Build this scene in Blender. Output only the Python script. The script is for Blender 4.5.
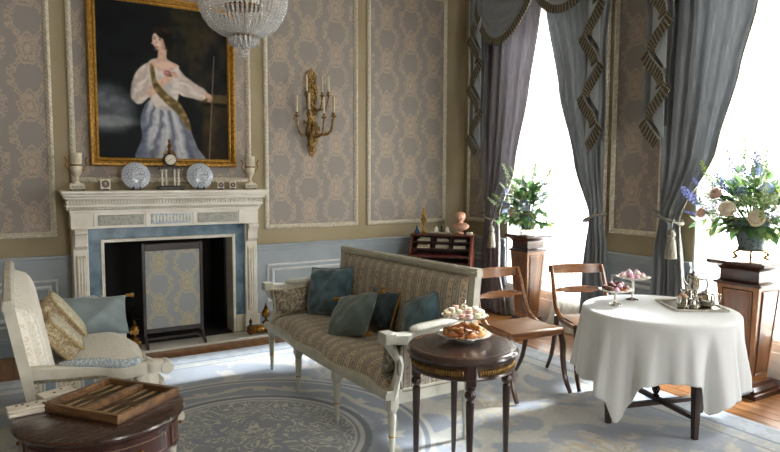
import bpy, math, random
from math import sin, cos, pi, sqrt, radians as rad
from mathutils import Vector, Matrix
import numpy as np
random.seed(7)
for o in list(bpy.data.objects): bpy.data.objects.remove(o)
S = bpy.context.scene
COL = S.collection

# ---------------------------------------------------------------- camera
F_PX = 622.0; YAW = rad(58.7); PIT = rad(4.51); ROL = rad(0.2)
cam = bpy.data.cameras.new('camera'); cam_o = bpy.data.objects.new('camera', cam); COL.objects.link(cam_o)
cam.sensor_fit = 'HORIZONTAL'; cam.sensor_width = 36.0; cam.lens = 36.0 * F_PX / 780.0
cam.clip_start = 0.05; cam.clip_end = 100
fw = Vector((cos(YAW)*cos(PIT), sin(YAW)*cos(PIT), -sin(PIT)))
rt = fw.cross(Vector((0, 0, 1))).normalized(); up_ = rt.cross(fw)
r2 = rt*cos(ROL) + up_*sin(ROL); u2 = up_*cos(ROL) - rt*sin(ROL)
M = Matrix((r2, u2, -fw)).transposed().to_4x4(); M.translation = (0, 0, 1.5)
cam_o.matrix_world = M
S.camera = cam_o

# ---------------------------------------------------------------- daylight, exposure
WIN = [4.57, 2.37, 0.17]        # window centres along the right wall
WHALF = 0.60; WZ0, WZ1 = 0.32, 3.30
XR, YB, ZC = 4.65, 5.945, 3.95        # right wall, back wall, ceiling
XL, YF = -2.6, -3.2
w = bpy.data.worlds.new('sky'); S.world = w; w.use_nodes = True
bg = w.node_tree.nodes['Background']
bg.inputs[0].default_value = (1.0, 0.985, 0.96, 1); bg.inputs[1].default_value = 14.0
sun = bpy.data.lights.new('sun', 'SUN'); sun.energy = 22.0; sun.angle = rad(9); sun.color = (0.93, 0.97, 1.0)
sun_o = bpy.data.objects.new('sun', sun); COL.objects.link(sun_o)
sun_dir = Vector((-1.0, 0.06, -0.74)).normalized()
sun_o.rotation_euler = sun_dir.to_track_quat('-Z', 'Y').to_euler(); sun_o.location = (8, 3, 6)
for wy in WIN:                         # portals: guide the sky's own light through each opening
    L = bpy.data.lights.new('window_portal', 'AREA'); L.shape = 'RECTANGLE'; L.size = WZ1-WZ0; L.size_y = 2*WHALF
    L.cycles.is_portal = True
    lo = bpy.data.objects.new('window_portal', L); COL.objects.link(lo)
    lo.location = (XR+0.30, wy, (WZ0+WZ1)/2); lo.rotation_euler = (0, rad(90), 0)
WIN_FILL = [1.9]                # unseen window added behind the camera for fill light
for wx in WIN_FILL:
    L = bpy.data.lights.new('window_portal', 'AREA'); L.shape = 'RECTANGLE'; L.size = 2*WHALF; L.size_y = WZ1-WZ0
    L.cycles.is_portal = True
    lo = bpy.data.objects.new('window_portal', L); COL.objects.link(lo)
    lo.location = (wx, YF-.12, (WZ0+WZ1)/2); lo.rotation_euler = (rad(90), 0, 0)
S.view_settings.view_transform = 'Standard'; S.view_settings.look = 'None'
S.view_settings.gamma = 1.0; S.view_settings.use_curve_mapping = False
S.view_settings.exposure = 0.36

# ---------------------------------------------------------------- helpers: meshes
class MB:
    def __init__(s): s.v = []; s.f = []
    def add(s, vs, fs):
        o = len(s.v); s.v += [tuple(v) for v in vs]; s.f += [tuple(i+o for i in f) for f in fs]; return s
    def loft(s, rings, cap=True, close=True):
        n = len(rings[0]); vs = [p for r in rings for p in r]; fs = []
        for i in range(len(rings)-1):
            for j in range(n if close else n-1):
                k = (j+1) % n
                fs.append((i*n+j, i*n+k, (i+1)*n+k, (i+1)*n+j))
        if cap: fs.append(tuple(range(n-1, -1, -1))); fs.append(tuple((len(rings)-1)*n+j for j in range(n)))
        return s.add(vs, fs)
    def box(s, x0, x1, y0, y1, z0, z1, b=0.0):
        if b <= 0:
            return s.loft([[(x0,y0,z),(x1,y0,z),(x1,y1,z),(x0,y1,z)] for z in (z0,z1)])
        b = min(b, (x1-x0)/2.01, (y1-y0)/2.01, (z1-z0)/2.01)
        def ring(z, i):
            a0,a1,c0,c1 = x0+i,x1-i,y0+i,y1-i; q = b*0.999-i*0.98
            q = max(q, 1e-5)
            return [(a0+q,c0,z),(a1-q,c0,z),(a1,c0+q,z),(a1,c1-q,z),(a1-q,c1,z),(a0+q,c1,z),(a0,c1-q,z),(a0,c0+q,z)]
        return s.loft([ring(z0,b*0.98), ring(z0+b,0), ring(z1-b,0), ring(z1,b*0.98)])
    def lathe(s, prof, n=24, c=(0,0,0), cap=True, sx=1, sy=1, ph=0):
        return s.loft([[(c[0]+r*sx*cos(ph+2*pi*j/n), c[1]+r*sy*sin(ph+2*pi*j/n), c[2]+z) for j in range(n)] for r,z in prof], cap)
    def tube(s, pts, r, n=8, cap=True, flat=1.0, closed=False):
        P = [Vector(p) for p in pts]; R = r if isinstance(r,(list,tuple)) else [r]*len(P); rings = []
        ref = None
        for i,p in enumerate(P):
            if closed: t = P[(i+1)%len(P)]-P[i-1]
            else: t = P[min(i+1,len(P)-1)]-P[max(i-1,0)]
            t.normalize()
            if ref is None:
                ref = Vector((0,0,1)) if abs(t.z) < .9 else Vector((1,0,0))
            a = (ref - t*ref.dot(t)); 
            if a.length < 1e-6: a = t.orthogonal()
            a.normalize(); b_ = t.cross(a); ref = a
            rings.append([tuple(p + a*(R[i]*cos(2*pi*j/n)) + b_*(R[i]*flat*sin(2*pi*j/n))) for j in range(n)])
        if closed: rings.append(rings[0]); cap = False
        return s.loft(rings, cap)
    def ell(s, c, r, n=12, m=8):
        rx,ry,rz = (r,r,r) if not isinstance(r,(tuple,list)) else r
        rings = [[(c[0]+rx*sin(pi*i/m)*cos(2*pi*j/n), c[1]+ry*sin(pi*i/m)*sin(2*pi*j/n), c[2]-rz*cos(pi*i/m)) for j in range(n)] for i in range(1,m)]
        o = len(s.v); s.loft(rings, False)
        s.v += [(c[0],c[1],c[2]-rz),(c[0],c[1],c[2]+rz)]; b0 = o+(m-1)*n
        for j in range(n):
            k=(j+1)%n; s.f.append((b0,o+k,o+j)); s.f.append((b0+1,o+(m-2)*n+j,o+(m-2)*n+k))
        return s
    def ext(s, poly, a0, a1, axis='y'):
        """extrude a 2D outline between a0 and a1 along an axis"""
        def p(u,v,a): return {'y':(u,a,v),'x':(a,u,v),'z':(u,v,a)}[axis]
        return s.loft([[p(u,v,a) for u,v in poly] for a in (a0,a1)])
    def grid(s, fn, nu, nv, cu=False):
        vs = [fn(i/(nu if cu else nu-1), j/(nv-1)) for j in range(nv) for i in range(nu)]; fs = []
        for j in range(nv-1):
            for i in range(nu if cu else nu-1):
                k=(i+1)%nu; fs.append((j*nu+i, j*nu+k, (j+1)*nu+k, (j+1)*nu+i))
        return s.add(vs, fs)
    def frame(s, x0, x1, z0, z1, prof, plane='xz', off=0.0):
        """mitred frame; prof = [(inset from the outer edge, height off the plane)]"""
        cs = [(x0,z0,1,1),(x1,z0,-1,1),(x1,z1,-1,-1),(x0,z1,1,-1)]
        rings = []
        for (cx,cz,sx,sz) in cs:
            r = []
            for i,h in prof:
                u,v = cx+sx*i, cz+sz*i
                r.append((u, off-h, v) if plane=='xz' else (off-h, u, v))
            rings.append(r)
        rings.append(rings[0]); return s.loft(rings, False, True)
    def xf(s, m):
        s.v = [tuple(m @ Vector(v)) for v in s.v]; return s
    def mesh(s, name, smooth=38):
        me = bpy.data.meshes.new(name); me.from_pydata(s.v, [], s.f); me.validate()
        import bmesh
        bm = bmesh.new(); bm.from_mesh(me); bmesh.ops.remove_doubles(bm, verts=bm.verts, dist=1e-6)
        bmesh.ops.recalc_face_normals(bm, faces=bm.faces); bm.to_mesh(me); bm.free()
        if smooth:
            me.shade_smooth(); me.set_sharp_from_angle(angle=rad(smooth))
        return me

def obj(name, mb, mat, parent=None, loc=None, rot=None, smooth=38, kind=None):
    me = mb.mesh(name, smooth) if isinstance(mb, MB) else mb
    if not me.materials: me.materials.append(mat)
    o = bpy.data.objects.new(name, me); COL.objects.link(o)
    if parent: o.parent = parent
    if loc is not None: o.location = loc
    if rot is not None: o.rotation_euler = rot
    if kind: o['kind'] = kind
    return o
def tag(o, label, cat, group=None):
    o['label'] = label; o['category'] = cat
    if group: o['group'] = group
    return o
def thing(name, label, cat, loc=(0,0,0), rz=0.0, group=None):
    o = bpy.data.objects.new(name, None); o.empty_display_size = .1; COL.objects.link(o)
    o.location = loc; o.rotation_euler = (0,0,rz)
    return tag(o, label, cat, group)
def struct(name, mb, mat, smooth=38):
    o = obj(name, mb, mat, smooth=smooth); o['kind'] = 'structure'; return o
def copy_tree(root, loc, rot=None, label=None, group=None):
    r = root.copy(); COL.objects.link(r); r.location = loc
    if rot is not None: r.rotation_euler = rot
    if label: r['label'] = label
    if group: r['group'] = group
    for ch in list(root.children):
        c = ch.copy(); COL.objects.link(c); c.parent = r
        for g in list(ch.children):
            d = g.copy(); COL.objects.link(d); d.parent = c
    return r
def interp(tab, z):
    tab = sorted(tab); 
    if z <= tab[0][0]: return tab[0][1]
    for (a,b),(c,d) in zip(tab, tab[1:]):
        if z <= c:
            t = (z-a)/(c-a); t = t*t*(3-2*t)*.5 + t*.5
            return b+(d-b)*t
    return tab[-1][1]
def spline(pts, n=8):
    """Catmull-Rom through points"""
    P = [Vector(p) for p in pts]; out = []
    for i in range(len(P)-1):
        p0,p1,p2,p3 = P[max(i-1,0)],P[i],P[i+1],P[min(i+2,len(P)-1)]
        for k in range(n):
            t=k/n
            out.append(.5*((2*p1)+(p2-p0)*t+(2*p0-5*p1+4*p2-p3)*t*t+(3*p1-p0-3*p2+p3)*t**3))
    out.append(P[-1]); return out

# ---------------------------------------------------------------- helpers: materials
def lin(h):
    if isinstance(h, str):
        h = [int(h[i:i+2],16)/255 for i in (0,2,4)]
    return tuple(((c/12.92) if c <= .04045 else ((c+.055)/1.055)**2.4) for c in h)+(1,)
class X:
    """shader maths by operator overloading"""
    nt = None
    def __init__(s, k): s.k = k
    @staticmethod
    def m(op, *a):
        n = X.nt.nodes.new('ShaderNodeMath'); n.operation = op
        for i,v in enumerate(a):
            if isinstance(v, X): X.nt.links.new(v.k, n.inputs[i])
            else: n.inputs[i].default_value = v
        return X(n.outputs[0])
    def __add__(s,o): return X.m('ADD',s,o)
    __radd__ = __add__
    def __sub__(s,o): return X.m('SUBTRACT',s,o)
    def __rsub__(s,o): return X.m('SUBTRACT',o,s)
    def __mul__(s,o): return X.m('MULTIPLY',s,o)
    __rmul__ = __mul__
    def __truediv__(s,o): return X.m('DIVIDE',s,o)
    def fr(s): return X.m('FRACT',s)
    def fl(s): return X.m('FLOOR',s)
    def sin(s): return X.m('SINE',s)
    def cos(s): return X.m('COSINE',s)
    def abs(s): return X.m('ABSOLUTE',s)
    def sqrt(s): return X.m('SQRT',s)
    def gt(s,o): return X.m('GREATER_THAN',s,o)
    def lt(s,o): return X.m('LESS_THAN',s,o)
    def max(s,o): return X.m('MAXIMUM',s,o)
    def min(s,o): return X.m('MINIMUM',s,o)
    def at2(s,o): return X.m('ARCTAN2',s,o)
    def st(s,a,b):
        """smoothstep a..b"""
        n = X.nt.nodes.new('ShaderNodeMapRange'); n.interpolation_type='SMOOTHSTEP'
        X.nt.links.new(s.k, n.inputs[0]); n.inputs[1].default_value=a; n.inputs[2].default_value=b
        return X(n.outputs[0])
    def band(s,a,b,e): return s.st(a-e,a+e)*(1-s.st(b-e,b+e))
def coords(kind='Object'):
    t = X.nt.nodes.new('ShaderNodeTexCoord'); sp = X.nt.nodes.new('ShaderNodeSeparateXYZ')
    X.nt.links.new(t.outputs[kind], sp.inputs[0]); return [X(o) for o in sp.outputs]+[X(t.outputs[kind])]
def combine(x,y,z=0.0):
    n = X.nt.nodes.new('ShaderNodeCombineXYZ')
    for i,v in enumerate((x,y,z)):
        if isinstance(v,X): X.nt.links.new(v.k,n.inputs[i])
        else: n.inputs[i].default_value=v
    return X(n.outputs[0])
def noise(vec, scale, detail=3, rough=.5, dist=0.0):
    n = X.nt.nodes.new('ShaderNodeTexNoise'); n.inputs['Scale'].default_value=scale; n.inputs['Detail'].default_value=detail
    n.inputs['Roughness'].default_value=rough; n.inputs['Distortion'].default_value=dist
    X.nt.links.new(vec.k, n.inputs['Vector']); return X(n.outputs[0])
def vor(vec, scale, feat='F1'):
    n = X.nt.nodes.new('ShaderNodeTexVoronoi'); n.feature=feat; n.inputs['Scale'].default_value=scale
    X.nt.links.new(vec.k, n.inputs['Vector']); return X(n.outputs['Distance'])
def mix(f,a,b):
    n = X.nt.nodes.new('ShaderNodeMix'); n.data_type='RGBA'
    for v,i in ((f,0),(a,6),(b,7)):
        if isinstance(v,X): X.nt.links.new(v.k,n.inputs[i])
        elif i==0: n.inputs[0].default_value=v
        else: n.inputs[i].default_value = v if not isinstance(v,str) else lin(v)
    return X(n.outputs[2])
def newmat(name):
    m = bpy.data.materials.new(name); m.use_nodes=True; X.nt=m.node_tree
    return m, m.node_tree.nodes['Principled BSDF']
def link(bsdf, key, v):
    if isinstance(v,X): X.nt.links.new(v.k, bsdf.inputs[key])
    else: bsdf.inputs[key].default_value = v
def bump(bsdf, h, strength=.3, dist=.01):
    n = X.nt.nodes.new('ShaderNodeBump'); n.inputs['Strength'].default_value=strength; n.inputs['Distance'].default_value=dist
    X.nt.links.new(h.k, n.inputs['Height']); X.nt.links.new(n.outputs[0], bsdf.inputs['Normal'])
def pm(name, c1, c2=None, rough=.5, metal=0.0, scale=6, stretch=(1,1,1), bmp=0.0, spec=.5, detail=4, lo=.35, hi=.65, coat=0.0, sheen=0.0):
    m,b = newmat(name); x,y,z,v = coords()
    vv = combine(x*stretch[0], y*stretch[1], z*stretch[2])
    n = noise(vv, scale, detail)
    link(b,'Base Color', mix(n.st(lo,hi), c1, c2 or c1)); link(b,'Roughness', (n*0.2+(rough-.1)) if rough>.12 else rough)
    b.inputs['Metallic'].default_value=metal; b.inputs['Specular IOR Level'].default_value=spec
    b.inputs['Coat Weight'].default_value=coat; b.inputs['Sheen Weight'].default_value=sheen
    if bmp: bump(b, n, bmp, .004)
    return m
def damask(name, ground, figure, ax='x', pw=.36, ph=.52, rough=.6, alt=None, dark='7d7b7c'):
    m,b = newmat(name); x,y,z,v = coords()
    a = x if ax=='x' else y
    ds = noise(v, 9, 2)-.5; ds2 = noise(v, 23, 2)-.5
    u = a*(1/pw); k = u.fl(); u1 = (u.fr()-.5).abs()
    half = (k*.5).fr()                      # 0 or .5: half drop
    v1 = ((z*(1/ph))+half).fr()-.5
    uu = u1*pw + ds*.02 + ds2*.012; vv_ = v1*ph
    va = vv_ + ds*.02
    r = (uu*uu*1.5 + va*va*.75).sqrt(); th = uu.at2(va)
    # lobed palmette inside a feathered ogee, drawn in outline over a soft fill
    lob = (th*9.0).cos()*.5+(th*4.0).cos()*.6
    q = r*(1/pw)                                   # 0 at the motif, ~.5 at its neighbours
    e1 = q-lob*.055-.24; e2 = q-(th*14.0).cos()*.02-.13-ds2*.1
    fill = e1.st(.012,-.012); cut = e2.abs().st(.030,.016); halo = (e1-.075).abs().st(.036,.022)
    og = ((u*2*pi).cos()*.5 + (v1*2*pi).cos()*.5 + ds*.5 + ds2*.4)
    frond = ((v1*ph*(2*pi/.05)).sin())*.12*((u*4*pi).sin())
    band_ = (og.abs()-frond); trellis = band_.st(.24,.18)*(1-band_.abs().st(.07,.03))
    vein = (((th*18.0).cos()*.5+.5).st(.55,.8))*q.st(.10,.14)*fill
    f = (fill*(1-cut)*(1-vein*.7)).max(halo*.8).max(trellis*.85); ln = f*0.0
    w_ = noise(v, 160, 2)
    big = noise(v, 1.3, 2)
    fig = mix(big.st(.4,.62), figure, alt) if alt else figure
    c = mix(f, ground, fig); c = mix(cut*.35, c, dark); link(b,'Base Color', mix(w_*.14, c, '8f8a80'))
    link(b,'Roughness', (1-f)*.12+rough-.1); bump(b, f+w_*.15, .25, .002)
    b.inputs['Specular IOR Level'].default_value=.35
    return m
def stripes(name, ax, period, cols, flower, rough=.85, fl_bands=((.30,.58),)):
    """cols = [(end position 0..1, hex)], flower = hex list dotted inside the wide bands"""
    m,b = newmat(name); x,y,z,v = coords()
    a = {'x':x,'y':y}[ax]
    t = (a*(1/period)+.5).fr(); c = lin(cols[-1][1]); col = None
    for e,h in reversed(cols):
        col = h if col is None else mix(t.lt(e), col, h)
    w_ = noise(v, 220, 2); n2 = noise(v, 75, 2, .6, .6); n3 = noise(v, 52, 3,.6,.4)
    for lo,hi in fl_bands:
        inb = t.band(lo,hi,.02)
        col = mix(inb*n2.st(.52,.58), col, flower[0]); col = mix(inb*n3.st(.58,.64), col, flower[1])
    link(b,'Base Color', mix(w_*.22, col, '6e675c')); link(b,'Roughness', rough)
    b.inputs['Sheen Weight'].default_value=.15; b.inputs['Specular IOR Level'].default_value=.25
    bump(b, w_, .35, .002); return m
def wood(name, dark, light, rough=.3, along='z', scale=3.0, coat=.25):
    m,b = newmat(name); x,y,z,v = coords()
    s = {'x':(.12,1,1),'y':(1,.12,1),'z':(1,1,.12)}[along]
    vv = combine(x*s[0],y*s[1],z*s[2])
    n = noise(vv, scale*6, 5,.6,1.2); g = noise(vv, scale*45, 3,.6,.2)
    f = (n*.7+g*.3).st(.36,.64)
    link(b,'Base Color', mix(f,dark,light)); link(b,'Roughness', g*.18+(rough-.07))
    b.inputs['Coat Weight'].default_value=coat; b.inputs['Coat Roughness'].default_value=.15
    bump(b,g,.12,.001); return m
# ---------------------------------------------------------------- materials of the room
M_paint   = pm('wall_paint_olive', '9c8f74', '948769', .75, scale=2.0, bmp=.05)
M_paper_b = damask('damask_wallpaper_back', '8d8782', 'b09d8c', 'x', .31, .46, alt='b09e8a', dark='7e7874')
M_paper_r = damask('damask_wallpaper_right', '8d8782', 'b09d8c', 'y', .31, .46, alt='b09e8a', dark='7e7874')
def carved(name, c1, c2, ax):
    m,b = newmat(name); x,y,z,v = coords()
    s = (({'x':x,'y':y}[ax]+z)*(2*pi/.035)).sin(); n = noise(v, 40, 3)
    link(b,'Base Color', mix(n.st(.35,.65), c1, c2)); b.inputs['Roughness'].default_value=.5
    bump(b, s*.5+n*.6, .6, .006); return m
M_mould_b = carved('carved_moulding_back','cfc8b6','b9b19d','x')
M_mould_r = carved('carved_moulding_right','cfc8b6','b9b19d','y')
M_blue    = pm('dado_blue_paint', '9aa4aa', '8e999f', .5, scale=3, bmp=.05)
M_bluelt  = pm('dado_pale_moulding', 'd0d4d3', 'c2c8c9', .5, scale=20, bmp=.1)
M_ceil    = pm('ceiling_white', 'd8d3c6', 'cfc9bb', .8, scale=2)
M_base    = pm('baseboard_paint', '8797a0', '7c8c95', .5, scale=5)
M_plank   = wood('oak_plank', '6d4422', '9a6a38', .32, 'y', 2.0, .35)
M_sub     = pm('subfloor', '4a2f1a', '3a2413', .6, scale=8)
M_white   = pm('window_white_paint', 'dfe1df', 'd2d6d6', .45, scale=6)
M_black   = pm('firebox_soot', '141312', '1d1a18', .9, scale=9, bmp=.3)
M_marble  = pm('white_marble', 'e2ded4', 'cfc9bb', .4, scale=4, detail=6, lo=.3, hi=.7, bmp=.05)
M_bluemar = pm('blue_marble', '3d5a6c', '6d8694', .3, scale=9, detail=8, lo=.3, hi=.72)
M_greymar = pm('frieze_grey_relief', '8f9088', 'aaa99f', .6, scale=60, bmp=.5)
M_bluerel = pm('frieze_blue_relief', '9fb0bd', 'c9d2d6', .6, scale=45, bmp=.6)
M_gold    = pm('gilt_frame', 'b98c3c', '8a6324', .4, .45, scale=40, bmp=.5)
M_goldlt  = pm('gilt_liner', 'd0a24c', 'a87a2c', .4, .45, scale=60, bmp=.3)
M_brass   = pm('aged_brass', '8a6229', '54391a', .35, .85, scale=25, bmp=.15)
M_brasslt = pm('bright_gilt', 'c79a4a', '8a6426', .3, .85, scale=40, bmp=.3)
m,b_ = newmat('window_glass'); 
_t = X.nt.nodes.new('ShaderNodeBsdfTransparent'); _g = X.nt.nodes.new('ShaderNodeBsdfGlossy'); _g.inputs['Roughness'].default_value=.02
_m = X.nt.nodes.new('ShaderNodeMixShader'); _m.inputs[0].default_value=.06
X.nt.links.new(_t.outputs[0],_m.inputs[1]); X.nt.links.new(_g.outputs[0],_m.inputs[2]); X.nt.links.new(_m.outputs[0], X.nt.nodes['Material Output'].inputs[0])
M_glass = m
def sheer_mat(name, transp):
    m,b = newmat(name); x,y,z,v = coords()
    w_ = noise(v, 90, 2)
    d = X.nt.nodes.new('ShaderNodeBsdfDiffuse'); t = X.nt.nodes.new('ShaderNodeBsdfTranslucent'); tr = X.nt.nodes.new('ShaderNodeBsdfTransparent')
    for n in (d,t): X.nt.links.new(mix(w_, 'eeebe2','f6f4ee').k, n.inputs[0])
    a = X.nt.nodes.new('ShaderNodeMixShader'); a.inputs[0].default_value=.5
    X.nt.links.new(d.outputs[0],a.inputs[1]); X.nt.links.new(t.outputs[0],a.inputs[2])
    c = X.nt.nodes.new('ShaderNodeMixShader'); c.inputs[0].default_value=transp
    X.nt.links.new(a.outputs[0],c.inputs[1]); X.nt.links.new(tr.outputs[0],c.inputs[2])
    X.nt.links.new(c.outputs[0], X.nt.nodes['Material Output'].inputs[0]); return m
M_sheer = sheer_mat('sheer_voile', .72); M_sheer2 = sheer_mat('sheer_voile_gathered', .12)

# ---------------------------------------------------------------- shell
FX0, FX1, FZ = .655, 1.755, .935      # fire opening
struct('ceiling', MB().box(XL-.1,XR+.35,YF-.1,YB+.1,ZC,ZC+.1), M_ceil)
wb = MB(); wb.box(XL-.1,FX0,YB,YB+.1,-.1,ZC); wb.box(FX1,XR+.35,YB,YB+.1,-.1,ZC); wb.box(FX0,FX1,YB,YB+.1,FZ,ZC); wb.box(FX0,FX1,YB,YB+.1,-.1,0)
wall_back = struct('wall_back', wb, M_paint)
wr = MB(); ed = sorted(WIN)
ys = [YF-.1]
for c in ed: ys += [c-WHALF, c+WHALF]
ys.append(YB)
for i in range(0,len(ys),2): wr.box(XR,XR+.35,ys[i],ys[i+1],-.1,ZC)
for c in ed: wr.box(XR,XR+.35,c-WHALF,c+WHALF,-.1,WZ0); wr.box(XR,XR+.35,c-WHALF,c+WHALF,WZ1,ZC)
wall_right = struct('wall_right', wr, M_paint)
struct('wall_left', MB().box(XL-.1,XL,YF,YB,-.1,ZC), M_paint)
wf = MB(); xs_ = [XL-.1]
for c in WIN_FILL: xs_ += [c-WHALF, c+WHALF]
xs_.append(XR)
for i in range(0,len(xs_),2): wf.box(xs_[i],xs_[i+1],YF-.1,YF,-.1,ZC)
for c in WIN_FILL: wf.box(c-WHALF,c+WHALF,YF-.1,YF,-.1,WZ0); wf.box(c-WHALF,c+WHALF,YF-.1,YF,WZ1,ZC)
struct('wall_front', wf, M_paint)
floor = struct('floor', MB().box(XL-.1,XR,YF-.1,YB,-.1,-.012), M_sub)
pl = MB().box(-.0485,.0485,0,1.2,-.012,0,.0015).mesh('plank'); pl.materials.append(M_plank)
def plank(x, y, ly=1.0):
    o = obj('plank', pl, M_plank, floor, (x,y,random.uniform(-.0006,.0006))); o.scale=(1,ly/1.2,1)
x = XL+.05
k = 0
while x < 3.75:
    plank(x, 5.02, .92); x += .0985
x0_ = x
while x0_ < XR-.03:
    y = .3 - random.random()*.9
    while y < YB-.02:
        L = min(random.choice((.9,1.2,1.4)), YB-.005-y); plank(x0_, y+.001, L-.002); y += L
    x0_ += .0985

# ---- wall panels with carved frames
PROF = [(0,0),(0,.016),(.008,.026),(.022,.03),(.034,.022),(.045,.012),(.045,0)]
def wall_panel(wall, a0, a1, z0, z1, plane):
    paper, mould = (M_paper_b, M_mould_b) if plane=='xz' else (M_paper_r, M_mould_r)
    at = YB if plane=='xz' else XR
    p = MB()
    if plane=='xz': p.box(a0+.03,a1-.03,at-.006,at,z0+.03,z1-.03)
    else: p.box(at-.006,at,a0+.03,a1-.03,z0+.03,z1-.03)
    obj('wallpaper_panel', p, paper, wall)
    obj('panel_moulding', MB().frame(a0,a1,z0,z1,PROF,plane,at), mould, wall)
for a0,a1,z0 in ((-1.55,.315,.985),(.435,2.015,1.445),(2.15,3.20,.975),(3.315,4.375,.975)):
    wall_panel(wall_back, a0,a1,z0,3.55,'xz')
wall_panel(wall_right, 5.42,5.86,.985,3.55,'yz')
wall_panel(wall_right, 3.255,3.79,1.0,3.55,'yz')
# outer strip framing the pier
obj('pier_moulding', MB().box(XR-.02,XR,3.835,3.865,.84,3.6,.006), M_mould_r, wall_right)
obj('pier_moulding', MB().box(XR-.02,XR,3.185,3.215,.84,3.6,.006), M_mould_r, wall_right)

# ---- blue dado, rail and panels
def dado(name, plane, a0, a1, panels):
    at = (YB if plane=='xz' else XR)
    def bx(mb, u0,u1,d0,d1,z0,z1,b=0):
        if plane=='xz': return mb.box(u0,u1,at-d1,at-d0,z0,z1,b)
        return mb.box(at-d1,at-d0,u0,u1,z0,z1,b)
    o = struct(name, bx(MB(),a0,a1,.0005,.018,.0,.745), M_blue)
    obj('chair_rail', bx(bx(bx(MB(),a0,a1,.0005,.034,.742,.765),a0,a1,.0005,.026,.765,.80,.003),a0,a1,.0005,.04,.80,.828,.006), M_blue, o)
    for p0,p1 in panels:
        obj('panel_moulding', MB().frame(p0,p1,.245,.625,[(0,0),(0,.008),(.008,.014),(.02,.008),(.02,0)],plane,at-.018), M_bluelt, o)
        obj('panel_moulding', MB().frame(p0+.05,p1-.05,.295,.575,[(0,0),(0,.012),(.012,.018),(.03,.006),(.03,0)],plane,at-.018), M_bluelt, o)
    return o
def baseb(name, plane, a0, a1):
    at = YB if plane=='xz' else XR
    mb = MB()
    if plane=='xz': mb.box(a0,a1,at-.032,at-.0185,0.001,.13,.004); mb.box(a0,a1,at-.027,at-.0185,.13,.15,.004)
    else: mb.box(at-.032,at-.0185,a0,a1,0.001,.13,.004); mb.box(at-.027,at-.0185,a0,a1,.13,.15,.004)
    struct(name, mb, M_base)
dado('trim_1','xz',XL,.415,((-1.4,.31),)); baseb('baseboard_back','xz',XL,.38)
dado('trim_2','xz',1.995,XR-.02,((2.16,3.2),(3.3,4.4))); baseb('baseboard_back.001','xz',2.03,XR-.04)
ps = [(5.17,YB-.02,[(5.3,5.8)]),(2.97,3.97,[(3.2,3.74)]),(.77,1.77,[(1.0,1.54)]),(YF,-.43,[(-3.0,-1.8),(-1.7,-.66)])]
for i,(a0,a1,pp) in enumerate(ps):
    dado('trim_%d'%(i+3),'yz',a0,a1,pp); baseb('baseboard_right' if i==0 else 'baseboard_right.%03d'%i,'yz',a0,a1)
co = MB(); 
for (d,z0,z1) in ((.05,ZC-.25,ZC-.17),(.09,ZC-.17,ZC-.1),(.16,ZC-.1,ZC-.0005)):
    co.box(XL,XR,YB-d,YB-.0005,z0,z1); co.box(XR-d,XR-.0005,YF,YB-d,z0,z1)
struct('trim_8', co, M_ceil)

# ---- windows
for i,c in enumerate(WIN):
    r = bpy.data.objects.new('window_%d'%(i+1), None); COL.objects.link(r); r['kind']='structure'; r.location=(XR+.2,c,WZ0)
    H_ = WZ1-WZ0; Wd = WHALF
    fr = MB()
    fr.box(0,.08,-Wd+.001,-Wd+.06,0.001,H_-.001); fr.box(0,.08,Wd-.06,Wd-.001,0.001,H_-.001); fr.box(0,.08,-Wd+.06,Wd-.06,0.001,.07); fr.box(0,.08,-Wd+.06,Wd-.06,H_-.07,H_-.001)
    obj('window_frame', fr, M_white, r)
    obj('meeting_rail', MB().box(.01,.07,-Wd+.06,Wd-.06,H_*.5-.025,H_*.5+.025,.004), M_white, r)
    for yy in (-.18,.18): obj('glazing_bar', MB().box(.025,.05,yy-.011,yy+.011,.07,H_-.07), M_white, r)
    for q in range(1,6):
        if q==3: continue
        zz = .07+(H_-.14)*q/6
        obj('glazing_bar', MB().box(.022,.052,-Wd+.06,Wd-.06,zz-.011,zz+.011), M_white, r)
    obj('pane', MB().box(.036,.040,-Wd+.06,Wd-.06,.07,H_-.07), M_glass, r)
    obj('window_sill', MB().box(-.2,.0,-Wd+.001,Wd-.001,.0005,.025,.006), M_white, r)
    for sgn in (-1,1):
        e = MB().box(-.199,0,min(sgn*(Wd-.014),sgn*(Wd-.001)),max(sgn*(Wd-.014),sgn*(Wd-.001)),.026,H_-.001)
        obj('window_jamb', e, M_white, r)
    # low apron under the sill, painted to match the dado
    obj('window_apron', MB().box(-.216,-.2005,-Wd+.001,Wd-.001,-WZ0+.001,-.001).box(-.23,-.2165,-Wd+.1,Wd-.1,-WZ0+.06,-.06,.006), M_bluelt, r)

for i,c in enumerate(WIN_FILL):
    r = bpy.data.objects.new('window_%d'%(i+4), None); COL.objects.link(r); r['kind']='structure'; r.location=(c,YF-.08,WZ0)  # added window, never in view, lets in fill from behind the camera
    H_ = WZ1-WZ0; Wd = WHALF; fr = MB()
    fr.box(-Wd+.001,-Wd+.06,0,.06,.001,H_-.001); fr.box(Wd-.06,Wd-.001,0,.06,.001,H_-.001); fr.box(-Wd+.06,Wd-.06,0,.06,.001,.07); fr.box(-Wd+.06,Wd-.06,0,.06,H_-.07,H_-.001)
    obj('window_frame', fr, M_white, r); obj('meeting_rail', MB().box(-Wd+.06,Wd-.06,.01,.05,H_*.5-.025,H_*.5+.025,.004), M_white, r)
    for xx in (-.18,.18): obj('glazing_bar', MB().box(xx-.011,xx+.011,.02,.045,.07,H_-.07), M_white, r)
    obj('pane', MB().box(-Wd+.06,Wd-.06,.03,.034,.07,H_-.07), M_glass, r)
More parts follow.
